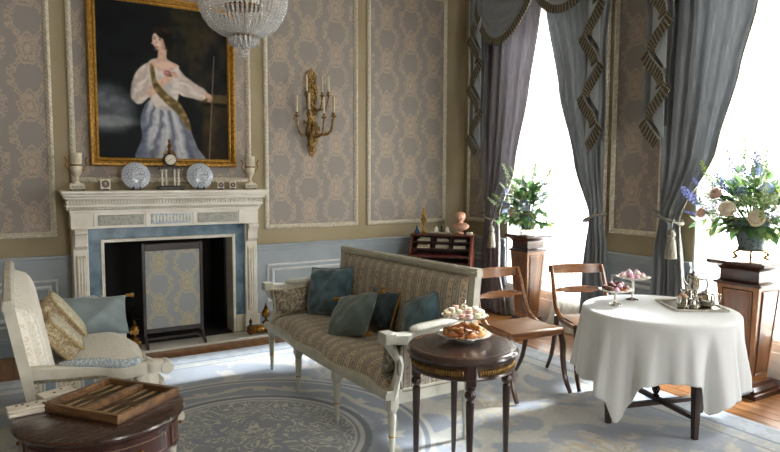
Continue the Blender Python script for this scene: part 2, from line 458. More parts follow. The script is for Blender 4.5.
# ---------------------------------------------------------------- rug
def rug_mat():
    m,b = newmat('aubusson_rug'); x,y,z,v = coords()
    dx = x-1.105; dy = y-3.35; d = (dx*dx+dy*dy).sqrt(); th = dy.at2(dx)
    n1 = noise(v, 5.5, 2, .5, 1.6); n2 = noise(v, 9, 2,.5,1.2); n3 = noise(v, 3, 2, .5, .8); pile = noise(v, 260, 2); wear = noise(v, 1.6, 3)
    slate='7f8894'; pale='c4c4bd'; cream='cfcab6'; ice='bcc7d3'; blue='9aa7b7'; gold='bba97e'
    scroll = ((n1*7).fr()-.5).abs().st(.17,.11)          # winding acanthus lines
    scroll2 = ((n2*6).fr()-.5).abs().st(.16,.10)
    field = mix(wear.st(.35,.65), '9fa8b4', '929ba8')
    # pale scrollwork over the outer field
    outf = mix(n3.st(.50,.56)*.75, field, pale); outf = mix(scroll2*n3.st(.44,.56)*.6, outf, cream)
    # garland ring round the medallion
    sx_ = (th*9).sin()*.035
    gar = (d-.84+sx_).abs().st(.028,.014); leaf = (d-.84-sx_*.6 + (th*36).sin()*.02).abs().st(.045,.02)*((th*27).cos().st(-.1,.5))
    outf = mix(d.band(.73,.98,.02), outf, mix(wear,'868f9d','919aa5')); outf = mix(d.band(.73,.98,.01)*leaf.max(gar)*.75, outf, cream)
    outf = mix(d.band(.98,1.06,.01), outf, pale); outf = mix(d.band(1.0,1.03,.004), outf, slate)
    med = mix(scroll, '888d92', 'c2c1b5'); med = mix(((th*8).cos()*.06+d).band(.20,.26,.01), med, slate)
    med = mix(d.band(.60,.66,.006), med, pale); med = mix(d.band(.66,.70,.005), med, '6b727c'); med = mix(d.band(.615,.63,.004), med, slate)
    c = mix(d.st(.698,.706), med, outf)
    # leaf sprays at the corners of the field
    for cx,cy,rot,s in ((2.75,2.1,.5,1.0),(2.55,3.0,2.0,.8),(2.9,4.4,1.2,.9),(-.6,2.1,2.4,1.0),(2.15,2.05,-.6,.8)):
        px = (x-cx)*cos(rot)+(y-cy)*sin(rot); py = (y-cy)*cos(rot)-(x-cx)*sin(rot)
        rr = (px*px+py*py).sqrt()*(1/s) + (n2-.5)*.22; tt = py.at2(px) + (n1-.5)*1.2
        pet = (rr - .09 - ((tt*3.5).cos().abs())*.26).st(.03,-.01)
        vein = ((tt*14).cos()*.5+.5)
        c = mix(pet*n1.st(.36,.50)*.6, c, mix(vein.st(.3,.7), gold, cream))
    # borders: distance to the rug's own edges
    e = (3.84-x).min(x+1.64).min(5.20-y).min(y-1.30)
    rep = ((x+y)*22).sin()*((x-y)*22).sin()
    bord = mix(rep.st(.0,.25)*.6, ice, blue); bord = mix(scroll*.45, bord, 'd2d6d6')
    c = mix(1-e.st(.20,.21), c, bord)
    c = mix(e.band(.20,.225,.003), c, '7f8ea3'); c = mix(e.band(.225,.33,.004), c, mix(scroll2*.8,'aeb5ba',cream)); c = mix(e.band(.33,.345,.003), c, slate)
    c = mix(1-e.st(.035,.04), c, ice); c = mix(e.band(.04,.05,.002), c, blue)
    link(b,'Base Color', mix(pile*.25, c, '757c86')); b.inputs['Roughness'].default_value=.85; b.inputs['Sheen Weight'].default_value=.2
    b.inputs['Specular IOR Level'].default_value=.25
    bump(b, pile*.6+n1*.2, .4, .003); return m
rug = obj('rug', MB().box(-1.64,3.84,1.30,5.20,.0012,.014,.004), rug_mat())
tag(rug, 'large pale blue and cream patterned rug with round medallion under the settees', 'rug')
# ---------------------------------------------------------------- fireplace
fp = thing('fireplace','white carved marble fireplace with blue marble slips and dentil mantel shelf','fireplace',(1.2,YB,0))
FX = lambda v: v-1.2
def fy(v): return v-YB
Wm = M_marble
def B(mb,x0,x1,y0,y1,z0,z1,b=0): return mb.box(FX(x0),FX(x1),fy(y0),fy(y1),z0,z1,b)
obj('hearth', B(MB(),.30,2.10,5.485,5.735,.001,.022,.004), pm('hearth_stone','d0cdc4','bdbab0',.35,scale=5), fp)
for s,(a,b) in ((-1,(.415,.53)),(1,(1.87,1.985))):
    j = obj('jamb', B(MB(),a,b,5.71,YB-.001,.023,1.06,.004), Wm, fp)
    q = MB(); B(q,a-.015,b+.015,5.685,5.709,.023,.19,.005); obj('plinth_block', q, Wm, j)
    q = MB(); B(q,a+.02,b-.02,5.70,5.7095,.23,.84,.003); obj('pilaster_panel', q, pm('pilaster_stone','cfc7b4','b3a88f',.45,scale=14), j)
    for k in range(3): 
        q = MB(); B(q,a+.03+k*.022,a+.042+k*.022,5.694,5.6995,.25,.82,.003); obj('flute', q, Wm, j)
    # scrolled console bracket
    prof = [(0,1.06),(-.075,1.06),(-.08,1.03),(-.066,1.0),(-.052,.975),(-.05,.95),(-.044,.92),(-.03,.9),(-.012,.89),(0,.89)]
    q = MB(); q.ext([(fy(5.7095)+u,v) for u,v in prof], FX(a)+.012, FX(b)-.012, 'x'); obj('console_bracket', q, Wm, j)
    q = MB(); cx=(a+b)/2
    for zz,rr in ((1.035,.02),(.925,.014)):
        q.lathe([(rr*.4,-.045),(rr,-.043),(rr,.043),(rr*.4,.045)],12,(0,0,0)); 
        q2 = MB(); q2.lathe([(rr*.3,-.05),(rr,-.047),(rr,.047),(rr*.3,.05)],14); q2.xf(Matrix.Translation((FX(cx),fy(5.7095)-(.072 if zz>1 else .038),zz))@Matrix.Rotation(pi/2,4,'Y'))
        obj('scroll_end', q2, Wm, j)
for a,b in ((.53,FX0-.028),(FX1+.028,1.87)):
    s_ = obj('marble_slip', B(MB(),a+.0005,b,5.745,YB-.001,.19,.965), M_bluemar, fp)
    obj('slip_block', B(MB(),a+.0005,b+.0,5.735,YB-.001,.023,.189,.003), Wm, fp)
obj('marble_slip', B(MB(),.5305,1.8695,5.745,YB-.001,.9655,1.055), M_bluemar, fp)
q = MB()
for a,b in ((FX0-.0275,FX0-.0005),(FX1+.0005,FX1+.0275)): B(q,a,b,5.737,YB-.001,.023,FZ+.0275,.003)
B(q,FX0-.0005,FX1+.0005,5.737,YB-.001,FZ,FZ+.0275,.003); obj('inner_edging', q, pm('edging_marble','dcd8cd','c9c4b6',.4,scale=6), fp)
# firebox
q = MB(); B(q,FX0,FX1,YB+.101,6.45,.0,.02); B(q,FX0-.05,FX0,YB+.101,6.45,0,1.1); B(q,FX1,FX1+.05,YB+.101,6.45,0,1.1); B(q,FX0,FX1,6.45,6.5,0,1.1); B(q,FX0,FX1,YB+.101,6.45,1.05,1.1)
B(q,FX0,FX1,5.737,YB+.1,.001,.0225)
B(q,FX0+.001,FX0+.02,YB+.0,YB+.1,.023,FZ-.001); B(q,FX1-.02,FX1-.001,YB+.0,YB+.1,.023,FZ-.001)
obj('firebox', q, M_black, fp)
q = MB(); 
for zz in (.12,.16,.2,.24): q.tube([(-.28,.22,zz),(.28,.22,zz)],.008,6)
for xx in (-.28,-.14,0,.14,.28): q.tube([(xx,.22,.02),(xx,.22,.27)],.009,6)
obj('fire_grate', q, pm('grate_iron','1c1a19','2c2826',.5,.6,scale=20), fp)
# frieze with relief tablets
obj('frieze', B(MB(),.405,1.995,5.70,YB-.001,1.0605,1.195), Wm, fp)
for a,b,mt in ((.61,.97,M_greymar),(1.43,1.79,M_greymar),(1.03,1.37,M_bluerel)):
    obj('frieze_tablet', B(MB(),a,b,5.688,5.6995,1.085,1.172,.004), mt, fp)
q = MB()
for k in range(12):
    xx = 1.045+k*.0285; B(q,xx,xx+.018,5.681,5.688,1.10,1.16,.004)
obj('tablet_figures', q, M_marble, fp, kind='stuff')
for a,b in ((.575,.595),(.985,1.015),(1.385,1.415),(1.805,1.825)):
    obj('frieze_strip', B(MB(),a,b,5.692,5.6995,1.075,1.185,.003), Wm, fp)
# cornice stepping out to the shelf
cor = MB(); 
for (d,z0,z1,o_) in ((.255,1.195,1.218,.012),(.27,1.218,1.24,.022),(.29,1.24,1.262,.034)):
    B(cor,.405-o_,1.995+o_,YB-d,YB-.001,z0,z1+.0004,.004)
B(cor,.385,2.015,YB-.285,YB-.001,1.262,1.305)
obj('cornice', cor, Wm, fp)
q = MB()
xx=.375
while xx < 2.02: B(q,xx,xx+.014,YB-.302,YB-.2855,1.268,1.298,.002); xx += .024
obj('dentil_course', q, Wm, fp, kind='stuff')
q = MB(); xx=.38
while xx < 2.0: q.ell((FX(xx),fy(YB-.283),1.229),(.008,.008,.009),6,4); xx += .02
obj('egg_moulding', q, Wm, fp, kind='stuff')
sh = MB(); B(sh,.36,2.04,YB-.33,YB-.001,1.3055,1.33,.006); B(sh,.345,2.055,YB-.352,YB-.001,1.3305,1.352,.006); B(sh,.335,2.065,YB-.365,YB-.001,1.3525,1.378,.005)
obj('mantel_shelf', sh, Wm, fp)
ZM = 1.378

# ---------------------------------------------------------------- painting
PX0,PX1,PZ0,PZ1 = .585,1.862,1.585,3.085
pt = thing('painting','large gilt-framed portrait of a seated lady in white and blue above the mantel','painting',((PX0+PX1)/2,YB-.012,PZ0))
cx=(PX0+PX1)/2; hw=(PX1-PX0)/2; hh=PZ1-PZ0
obj('frame', MB().frame(-hw,hw,0,hh,[(0,0),(0,.03),(.012,.05),(.028,.052),(.04,.04),(.05,.03),(.055,.0)],'xz',0), M_gold, pt)
obj('frame_liner', MB().frame(-hw+.0555,hw-.0555,.0555,hh-.0555,[(0,0),(0,.03),(.008,.034),(.02,.02),(.022,0)],'xz',0), M_goldlt, pt)
NX,NZ = 190,230; iw=hw-.07; z0=.07; z1=hh-.07
gx,gz = np.meshgrid(np.linspace(0,1,NX),np.linspace(0,1,NZ))
px = 98+gx*135; py = 162-gz*161            # painting's own drawing grid
rng = np.random.default_rng(3)
def sm(d,e): return 1/(1+np.exp(np.clip(d/e*4,-40,40)))
def vn(s,seed):
    r=np.random.default_rng(seed).random((int(170/s)+3,int(150/s)+3)); a=py/s; b=(px-90)/s; i=np.floor(a).astype(int); j=np.floor(b).astype(int); fa=a-i; fb=b-j
    i=np.clip(i,0,r.shape[0]-2); j=np.clip(j,0,r.shape[1]-2); fa=fa*fa*(3-2*fa); fb=fb*fb*(3-2*fb)
    return r[i,j]*(1-fa)*(1-fb)+r[i+1,j]*fa*(1-fb)+r[i,j+1]*(1-fa)*fb+r[i+1,j+1]*fa*fb
img = np.zeros((NZ,NX,3)); 
def C(h): return np.array([int(h[i:i+2],16)/255 for i in (0,2,4)])
def lay(mask,c,a=1.0):
    global img
    mask=(mask*a)[...,None]; c = c if isinstance(c,np.ndarray) and c.ndim==3 else C(c) if isinstance(c,str) else c
    img = img*(1-mask)+c*mask
def ellm(cx,cy,rx,ry,rot=0,e=1.0):
    c,s=cos(rot),sin(rot); u=((px-cx)*c+(py-cy)*s)/rx; v=(-(px-cx)*s+(py-cy)*c)/ry
    return sm((np.sqrt(u*u+v*v)-1)*min(rx,ry),e)
def polym(pts,e=1.0):
    d=np.full(px.shape,1e9); ins=np.zeros(px.shape,bool); n=len(pts)
    for i in range(n):
        (x1,y1),(x2,y2)=pts[i],pts[(i+1)%n]; dx,dy=x2-x1,y2-y1; t=np.clip(((px-x1)*dx+(py-y1)*dy)/(dx*dx+dy*dy+1e-9),0,1)
        d=np.minimum(d,np.hypot(px-x1-t*dx,py-y1-t*dy))
        cr=((y1>py)!=(y2>py))&(px<(x2-x1)*(py-y1)/((y2-y1)+1e-12)+x1); ins^=cr
    return sm(np.where(ins,-d,d),e)
def smooth_poly(pts,e=1.0,n=5):
    P=[(p[0],p[1],0) for p in pts]; P=[P[-1]]+P+[P[0],P[1]]
    return polym([(q.x,q.y) for q in spline(P,n)][n:-n],e)
n1=vn(14,1); n2=vn(6,2); n3=vn(3,3)
lay(np.ones_like(px),'14171a'); lay(n1*.7,'20231f'); lay(sm(px-150,20)*n1*.5,'1a2227')
lay(ellm(108,112,26,24,0,9)*(.5+.5*n1),'6f767d',.95); lay(ellm(106,124,28,6,0,3),'8a8f92',.75); lay(ellm(112,104,16,8,.3,4)*n2,'7d848a',.8); lay(ellm(112,148,22,12,0,6),'1c2022',.9)
lay(smooth_poly([(172,4),(192,0),(212,30),(206,60),(196,62),(186,40),(176,20)],4)*n2,'3b3327',.8)
lay(polym([(186,0),(193,0),(198,70),(190,70)],2),'2b241b',.8)
lay(ellm(214,60,22,62,0,8)*n1,'3a3227',.9); lay(ellm(188,30,20,34,.3,8)*n2,'33301f',.8)
lay(polym([(206,94),(233,94),(233,162),(202,162)],2),'2c2519'); lay(polym([(202,90),(233,90),(233,99),(202,99)],1.4),'5a4b30',.9); lay(polym([(204,100),(233,100),(233,103),(204,103)],1),'17140f')
lay(ellm(214,125,10,28,0,6)*n2,'4b4130',.7); lay(ellm(226,140,9,18,0,4)*n2,'171b1c',.8)
# gown, draped in soft blue
gown=smooth_poly([(147,102),(158,97),(176,103),(187,122),(197,148),(203,166),(137,166),(141,140),(140,120)],1.4)
ang=np.arctan2(px-163,py-78); f=.5+.5*np.sin(ang*26+n2*2.2+np.sin(py*.09)*1.2); f2=.5+.5*np.sin(ang*61+n3*2)
lay(gown,'9fa2ac'); lay(gown*np.clip(f*1.3-.35,0,1),'c6c7ca',.85); lay(gown*np.clip(.45-f,0,1)*2,'5c6070',.85); lay(gown*np.clip(f2-.6,0,1)*1.5,'6d788d',.4)
lay(gown*sm(px-146,4),'4a556b',.7); lay(gown*sm(188-px,5)*.8,'4d5668',.7); lay(gown*sm(118-py,8)*0,'000000')
# white sleeves and bodice
arm1=[(138,70),(149,62),(156,73),(153,86),(149,96),(139,105),(131,99),(132,84)]
lay(smooth_poly(arm1,1.3),'b9aca4'); lay(smooth_poly(arm1,1.3)*np.clip((.5+.5*np.sin((px*.5+py*.35)+n2*4)-.3)*1.6,0,1),'ded5cc',.8); lay(smooth_poly(arm1,1.3)*sm(px-133,3),'8b8380',.6)
arm2=[(176,62),(186,72),(198,80),(207,85),(210,91),(204,97),(192,95),(180,92),(174,80)]
lay(smooth_poly(arm2,1.3),'c3b5ac'); lay(smooth_poly(arm2,1.3)*np.clip((.5+.5*np.sin(px*.35-py*.5+n2*4)-.35)*1.6,0,1),'e2d9d0',.75)
lay(smooth_poly([(148,62),(160,56),(176,62),(180,80),(176,104),(164,110),(152,104),(148,84)],1.4),'cfc3ba'); lay(smooth_poly([(160,78),(174,80),(172,106),(160,108)],3),'a69f9f',.6)
# neck, chest, head
lay(smooth_poly([(149,62),(157.5,56.5),(159.5,46),(167,46),(168,56),(180,62),(174,68),(157,69)],.9),'d0ae9b')
lay(smooth_poly([(156,61),(164,59),(173,62),(168,66),(158,66)],2),'dfc3b3',.7)
lay(ellm(160,38,6.6,9.6,-.15,.8),'d3b09d'); lay(ellm(157.8,38,4.2,7.6,-.15,1.4),'e6cbbb',.8); lay(polym([(154.4,36.5),(152.2,41.2),(154.6,42.2)],.5),'dbb9a6',.9); lay(ellm(165.5,42,3,6,-.2,2),'a57f6e',.5)
lay(ellm(165,28.5,9,6.8,.35,1.0),'1b1511'); lay(ellm(169.5,36,5,9.5,-.15,1.1),'191310'); lay(ellm(160,26,7,3.6,-.3,1),'2a1f17'); lay(ellm(168,26,4,2.5,.3,1),'4b3a2b',.5)
for ex,ey in ((155.6,36),(160.8,36.4)):
    lay(ellm(ex,ey-2,1.9,.5,-.05,.5),'4f392c',.7); lay(ellm(ex,ey,1.3,.7,0,.45),'2b1f19',.85)
lay(polym([(156.6,37),(158,37),(157.2,41.5),(155.6,41.2)],.6),'b78d79',.6); lay(ellm(157.3,44.2,1.9,.75,0,.5),'a4584f',.85); lay(ellm(157,47,2,.8,0,.8),'b9907c',.5)
lay(smooth_poly([(151,64),(158,68),(166,69),(173,67),(179,63),(180,80),(176,100),(164,106),(154,100),(150,84)],1.2),'d3cac2'); lay(smooth_poly([(158,76),(172,76),(174,100),(162,104)],3)*np.clip(n2*1.5-.3,0,1),'a9a3a2',.8)
# forearm raised to the chest with a flower, other hand on a staff
lay(smooth_poly([(146,92),(152,84),(164,75),(172,70),(175,74),(168,81),(156,92),(149,98)],1),'d2ae9b'); lay(ellm(173,71.5,4,3,-.4,.8),'d4b09d')
for k in range(4): lay(ellm(175+k*.9,69.5+k*1.5,2.6,.75,-.3,.4),'c39a87',.9)
lay(ellm(168,71,4.2,3.2,.3,.7),'9c5f5c',.95); lay(ellm(166.8,70.2,2,1.5,0,.6),'c08a84',.8); lay(ellm(171,73,2,1.2,.4,.5),'4d5a3a',.8)
lay(ellm(211,92,5,2.8,.45,.8),'c9a591')
for k in range(4): lay(ellm(213.5-k*.6,94+k*1.25,2.8,.7,.2,.4),'b8937f',.9)
lay(polym([(217.5,48),(218.5,48),(211.5,162),(210,162)],.5),'7a6a55',.85)
# gold sash from the shoulder across the lap
sash=[(150,64),(154,65),(157,80),(168,93),(180,102),(188,116),(192,130),(187,128),(178,114),(163,100),(153,86)]
lay(smooth_poly(sash,1),'6b5a38'); lay(smooth_poly(sash,1)*np.clip(n3*1.8-.6,0,1),'9c8a58',.8); lay(smooth_poly(sash,1)*np.clip(.8-n2*1.6,0,1),'332b1c',.7)
img = np.clip(img*(.93+.12*n3[...,None]),0,1); img = np.where(img<.2,img*(.55+2.25*img),img)
linc = np.where(img<=.04045,img/12.92,((img+.055)/1.055)**2.4)
cv = MB().grid(lambda u,v:(-iw+2*iw*u,-.012,z0+(z1-z0)*v),NX,NZ); me = bpy.data.meshes.new('canvas'); me.from_pydata(cv.v,[],cv.f)
at = me.color_attributes.new('paint','FLOAT_COLOR','POINT'); at.data.foreach_set('color', np.concatenate([linc.reshape(-1,3),np.ones((NX*NZ,1))],1).astype(np.float32).ravel())
m,b = newmat('oil_paint'); a_ = X.nt.nodes.new('ShaderNodeVertexColor'); a_.layer_name='paint'; X.nt.links.new(a_.outputs[0], b.inputs['Base Color'])
x,y,z,v = coords(); bump(b, noise(v,120,3), .2, .002); b.inputs['Roughness'].default_value=.6; b.inputs['Specular IOR Level'].default_value=.12
obj('canvas', me, m, pt)
obj('backing_board', MB().box(-hw+.03,hw-.03,-.010,.010,.03,hh-.03), M_black, pt)
# ---------------------------------------------------------------- settees
M_frame1 = pm('painted_grey_frame','bdbcb0','b0afa2',.5,scale=14,bmp=.08)
M_frame2 = pm('painted_ivory_frame','cbc8bb','bebaab',.5,scale=14,bmp=.08)
ST1 = [(.08,'8b8c8c'),(.14,'c6bba6'),(.22,'6f7983'),(.28,'c9bfab'),(.60,'cdbfa6'),(.66,'c9bfab'),(.74,'6f7983'),(.80,'c6bba6'),(1.0,'b3a690')]
M_s1x = stripes('settee_stripe_tan_x','x',.105,ST1,('8d6f55','7d7f80'),fl_bands=((.30,.58),(.80,.98)))
M_s1y = stripes('settee_stripe_tan_y','y',.105,ST1,('8d6f55','7d7f80'),fl_bands=((.30,.58),(.80,.98)))
ST2 = [(.26,'8496a4'),(.30,'d2cdbd'),(.36,'a9b3b6'),(.40,'d6d1c2'),(.90,'d4cebb'),(.94,'a9b3b6'),(1.0,'d2cdbd')]
M_s2x = stripes('settee_stripe_blue_x','x',.15,ST2,('a8906a','8a9ba3'),fl_bands=((.42,.88),))
M_s2y = stripes('settee_stripe_blue_y','y',.15,ST2,('a8906a','8a9ba3'),fl_bands=((.42,.88),))
ST3 = [(.2,'dddbd0'),(.5,'eae7db'),(.6,'c6cbca'),(1.0,'e9e5d8')]
M_s3x = stripes('settee_back_ivory_x','x',.07,ST3,('d6ccb6','c8cccb'),fl_bands=((.0,.95),))
M_gimp = pm('gimp_braid','8f8a78','6f6a58',.8,scale=90,bmp=.4)

def settee(name, label, loc, rz, half, MF, MX, MY, MB_, yb, ytop, zt0, zt1, bx0, bx1, scroll, xo=0.0):
    """local: faces -y, length along x. yb / ytop: back foot and back top depth"""
    t = thing(name, label, 'settee', loc, rz)
    yf = -.28; sz = .36
    # legs: turned and fluted, square block at the top
    lp = [(.008,0),(.012,.004),(.016,.03),(.012,.04),(.014,.06),(.022,.20),(.024,.235),(.019,.245),(.026,.255),(.026,.27)]
    lm = MB().lathe(lp,14).box(-.027,.027,-.027,.027,.268,.345,.004).mesh('leg'); lm.materials.append(MF)
    xs = [-half, -half/3, half/3, half]
    for k,xx in enumerate(xs):
        l = obj('leg', lm, MF, t, (xx,yf+.03-.03*(k in (1,2)),.014)); obj('leg_collar', MB().lathe([(.018,.0),(.021,.004),(.018,.008)],14,(0,0,.115)), M_brasslt, l)
    for xx in (bx0+.03, (bx0*2+bx1)/3, (bx0+2*bx1)/3, bx1-.03): obj('leg', lm, MF, t, (xx,yb,.014))
    # serpentine seat rail
    def fy_(u): return yf+.0 - .03*(.5-.5*cos(2*pi*u)) - .020*cos(6*pi*u)
    n=49; ring=[]
    for i in range(n):
        u=i/(n-1); xx=-half-.03+u*(2*half+.06); y0=fy_(u); drop=.014*cos(6*pi*u)
        ring.append([(xx,y0,.328+drop),(xx,y0-.006,.338+drop),(xx,y0-.006,.372),(xx,y0+.004,.386),(xx,y0+.04,.386),(xx,y0+.04,.328+drop)])
    obj('front_rail', MB().loft(ring), MF, t)
    for s_ in (-1,1):
        xa = s_*half; xb = bx1-.03 if s_>0 else bx0+.03
        obj('side_rail', MB().loft([[(xa-.022,yf+.06,.31),(xa+.022,yf+.06,.31),(xa+.022,yf+.06,.385),(xa-.022,yf+.06,.385)],[(xb-.022,yb+.02,.31),(xb+.022,yb+.02,.31),(xb+.022,yb+.02,.385),(xb-.022,yb+.02,.385)]]), MF, t)
    obj('back_rail', MB().box(bx0,bx1,yb-.02,yb+.025,.31,.40,.004), MF, t)
    # sprung seat
    def seat(u,v):
        a=u*2-1; hw_=half-.015; d0=fy_(u)+.012; d1=yb-.03
        xx=a*hw_*(1-.03*v); yy=d0+(d1-d0)*v
        crown=(1-abs(a)**8)**.5*(1-abs(2*v-1)**5)**.5
        return (xx,yy,.372+.105*crown)
    obj('seat', MB().grid(seat,61,25), MX, t)
    # back: frame and padded panel, leaning
    ys_ = lambda f: yb+(ytop-yb)*f
    th=.022
    def zt(xx): return zt0+(zt1-zt0)*(xx-bx0)/(bx1-bx0)
    for xx in (bx0,bx1):
        s2 = 1 if xx==bx0 else -1; za=zt(xx)
        fr = MB().loft([[(xx,ys_(f)-th,z),(xx+s2*.05,ys_(f)-th,z),(xx+s2*.05,ys_(f)+th,z),(xx,ys_(f)+th,z)] for f,z in ((0,.30),(.25,.47),(1,za))])
        obj('back_stile', fr, MF, t)
    tr = MB(); n=25; rings=[]
    for i in range(n):
        u=i/(n-1); xx=bx0-.012+u*(bx1-bx0+.024); z=zt(xx)+ (scroll*.05*sin(pi*u)); y=ytop
        rings.append([(xx,y-.022,z-.04),(xx,y-.026,z-.026),(xx,y-.020,z-.018),(xx,y-.026,z-.008),(xx,y-.015,z+.004),(xx,y+.012,z+.004),(xx,y+.02,z-.02),(xx,y+.018,z-.04)])
    top = obj('top_rail', tr.loft(rings), MF, t)
    bd = MB()
    for i in range(int((bx1-bx0)/.02)):
        u=i*.02/(bx1-bx0); xx=bx0+i*.02; bd.ell((xx,ytop-.028,zt(xx)+scroll*.05*sin(pi*u)-.018),.006,6,4)
    obj('beading', bd, MF, top, kind='stuff')
    def pad(u,v):
        xx=bx0+.045+u*(bx1-bx0-.09); z=.44+v*(zt(xx)+scroll*.05*sin(pi*u)-.045-.44); f=(z-.35)/(zt(xx)-.35)
        puff=(.10 if scroll else .045)*(1-abs(2*u-1)**10)**.5*(1-abs(2*v-1)**6)**.5
        return (xx, ys_(f)-.012-puff, z)
    obj('back_upholstery', MB().grid(pad,41,21), MB_, t)
    def pad2(u,v):
        xx=bx0+.045+u*(bx1-bx0-.09); z=.40+v*(zt(xx)-.04-.40); f=(z-.35)/(zt(xx)-.35)
        return (xx, ys_(f)+.016, z)
    obj('back_lining', MB().grid(pad2,21,9), MX, t)
    # arms
    for s_ in (-1,1):
        xe = s_*half; xb = (bx1-.03) if s_>0 else (bx0+.03); yf_=yf; yf=yf+(.11 if scroll else 0)
        za=.665 if not scroll else .622; fa=(za-.35)/(zt0-.35); yrear=ys_(fa)-.01
        path=[(xb,yrear,za+.02),(xb+(xe-xb)*.5,(yrear+yf)*.5,za+.004),(xe,yf+.12,za-.008),(xe,yf+.01,za+.004)]
        if scroll: path += [(xe,yf-.05,za-.005)]
        P = spline(path,6)
        a = MB(); rg=[]
        for i,p in enumerate(P):
            w_=.026+(.012 if i>len(P)-8 else 0); rg.append([(p.x-w_,p.y,p.z-.032),(p.x+w_,p.y,p.z-.032),(p.x+w_,p.y,p.z+.014),(p.x+w_*.7,p.y,p.z+.022),(p.x-w_*.7,p.y,p.z+.022),(p.x-w_,p.y,p.z+.014)])
        ar = obj('arm', a.loft(rg), MF, t)
        if scroll:
            q=MB().lathe([(.008,-.042),(.026,-.042),(.03,-.036),(.03,.036),(.026,.042),(.008,.042)],16).xf(Matrix.Translation((xe,yf-.06,za-.012))@Matrix.Rotation(pi/2,4,'Y')); obj('arm_scroll', q, MF, ar)
        else:
            obj('arm_block', MB().box(xe-.042,xe+.042,yf-.035,yf+.035,za-.03,za+.032,.006), MF, ar)
        # arm pad
        i0,i1=(2,len(P)-8) if not scroll else (3,len(P)-9)
        Q=[P[i] for i in range(i0,i1+1)]; n_=len(Q)
        obj('arm_pad', MB().tube([(q.x,q.y,q.z+.030) for q in Q],[.008+.016*(1-abs(2*i/(n_-1)-1)**4)**.5 for i in range(n_)],12,flat=1.5 if not scroll else 1.1), M_armpad if not scroll else M_armpad2, ar)
        # curved arm support
        sp = spline([(xe,yf+.03,.34),(xe,yf+.055,.42),(xe,yf+.075,.52),(xe,yf+.03,.60),(xe,yf+.0,.65)],6)
        obj('arm_support', MB().tube(sp,[.032-.008*sin(pi*i/(len(sp)-1)) for i in range(len(sp))],8), MF, t)
        # upholstered side panel under the arm, both faces
        def side(dx):
            def f_(u,v):
                y=yf+.085+u*(yrear+.01-(yf+.085)); x_=xe+(xb-xe)*u; z=.37+v*(za-.025-.37); y2=y+.03*sin(pi*v)*(1-u)*(-1)
                return (x_+dx*(1+.6*(1-abs(2*u-1)**4)*(1-abs(2*v-1)**4)), y2, z)
            return f_
        obj('arm_upholstery', MB().grid(side(s_*.014),15,9), MY, t)
        obj('arm_upholstery', MB().grid(side(-s_*.02),15,9), MY, t)
        g=[side(s_*.016)(u,0) for u in np.linspace(0,1,9)]+[side(s_*.016)(1,v) for v in np.linspace(.15,1,5)]+[side(s_*.016)(u,1) for u in np.linspace(.9,0,8)]+[side(s_*.016)(0,v) for v in np.linspace(.85,.1,6)]
        obj('gimp_trim', MB().tube(g,.007,6,closed=True), M_gimp, t)
        yf=yf_
    # apron braid under the side
    return t
M_armpad2 = pm('arm_pad_blue_stripe','b9bfc0','8d9ba3',.8,scale=30,stretch=(.2,4,4),bmp=.2,lo=.48,hi=.52)
M_armpad = pm('arm_pad_ivory','c9c8be','b8b6aa',.8,scale=80,bmp=.2)
# tan settee: front feet on x=1.66, back towards the windows
s1 = settee('settee','tan striped settee with grey painted frame, seen from its arm, four cushions on it',(1.92,3.605,0),-pi/2,.885,M_frame1,M_s1x,M_s1y,M_s1x,.24,.30,.955,.985,-.74,.915,0)
# pale settee facing it across the medallion
s2 = settee('settee','ivory and blue striped settee with scrolled arms at the left edge, facing the tan one',(.36,3.87,0),pi/2,.865,M_frame2,M_s3x,M_s2y,M_s3x,.28,.395,.965,.965,-.80,.70,1)

# ---------------------------------------------------------------- cushions
def pillow(name, label, w_, h_, th, mat, loc, rot, trim=None, tassel=None, n=22, group=None, crumple=.010, trimname='trim'):
    def f_(u,v):
        a=2*u-1; b=2*v-1; k=((1-a*a)*(1-b*b)); s_=1-.10*(1-(a*a+b*b)/2)
        pin=1-.07*(1-abs(a*b))
        return a*w_/2*(1-.07*(1-b*b)*abs(a)**3), b*h_/2*(1-.07*(1-a*a)*abs(b)**3), k**.42*th/2
    mb=MB(); rnd=random.Random(hash(label)%999)
    ph=[rnd.uniform(0,6) for _ in range(6)]
    def top(u,v):
        x,y,z=f_(u,v); c=crumple*(sin(9*u+ph[0]+3*v)*sin(8*v+ph[1])+.5*sin(21*u+ph[2])*sin(17*v+ph[3]))*min(1,z*40); return (x,y,z+c)
    def bot(u,v):
        x,y,z=f_(u,v); return (x,y,-z)
    mb.grid(top,n,n); mb.grid(bot,n,n)
    o = obj(name, mb, mat, None, loc); o.rotation_mode='XYZ'
    o.rotation_euler = rot; tag(o,label,'cushion',group)
    if trim:
        edge=[f_(u,0)[:2] for u in np.linspace(0,1,n)]+[f_(1,v)[:2] for v in np.linspace(0,1,n)[1:]]+[f_(u,1)[:2] for u in np.linspace(1,0,n)[1:]]+[f_(0,v)[:2] for v in np.linspace(1,0,n)[1:-1]]
        obj(trimname, MB().tube([(x,y,0) for x,y in edge],.008,6,closed=True), trim, o)
    if tassel:
        for sx in (-1,1):
            for sy in (-1,1):
                obj('tassel', MB().lathe([(.003,0),(.011,.006),(.012,.014),(.008,.02),(.012,.026),(.017,.055),(.008,.058)],10).xf(Matrix.Translation((sx*w_*.49,sy*h_*.49,0))@Matrix.Rotation(pi/2,4,'Y').inverted()@Matrix.Rotation(0,4,'X')@Matrix.Rotation(0 if sx<0 else pi,4,'Y')), tassel, o)
    return o
def basis(nrm, upv):
    """rotation whose local z = nrm (face), local y = upv"""
    z=Vector(nrm).normalized(); y=Vector(upv); y=(y-z*y.dot(z)).normalized(); x=y.cross(z)
    return Matrix((x,y,z)).transposed().to_euler()
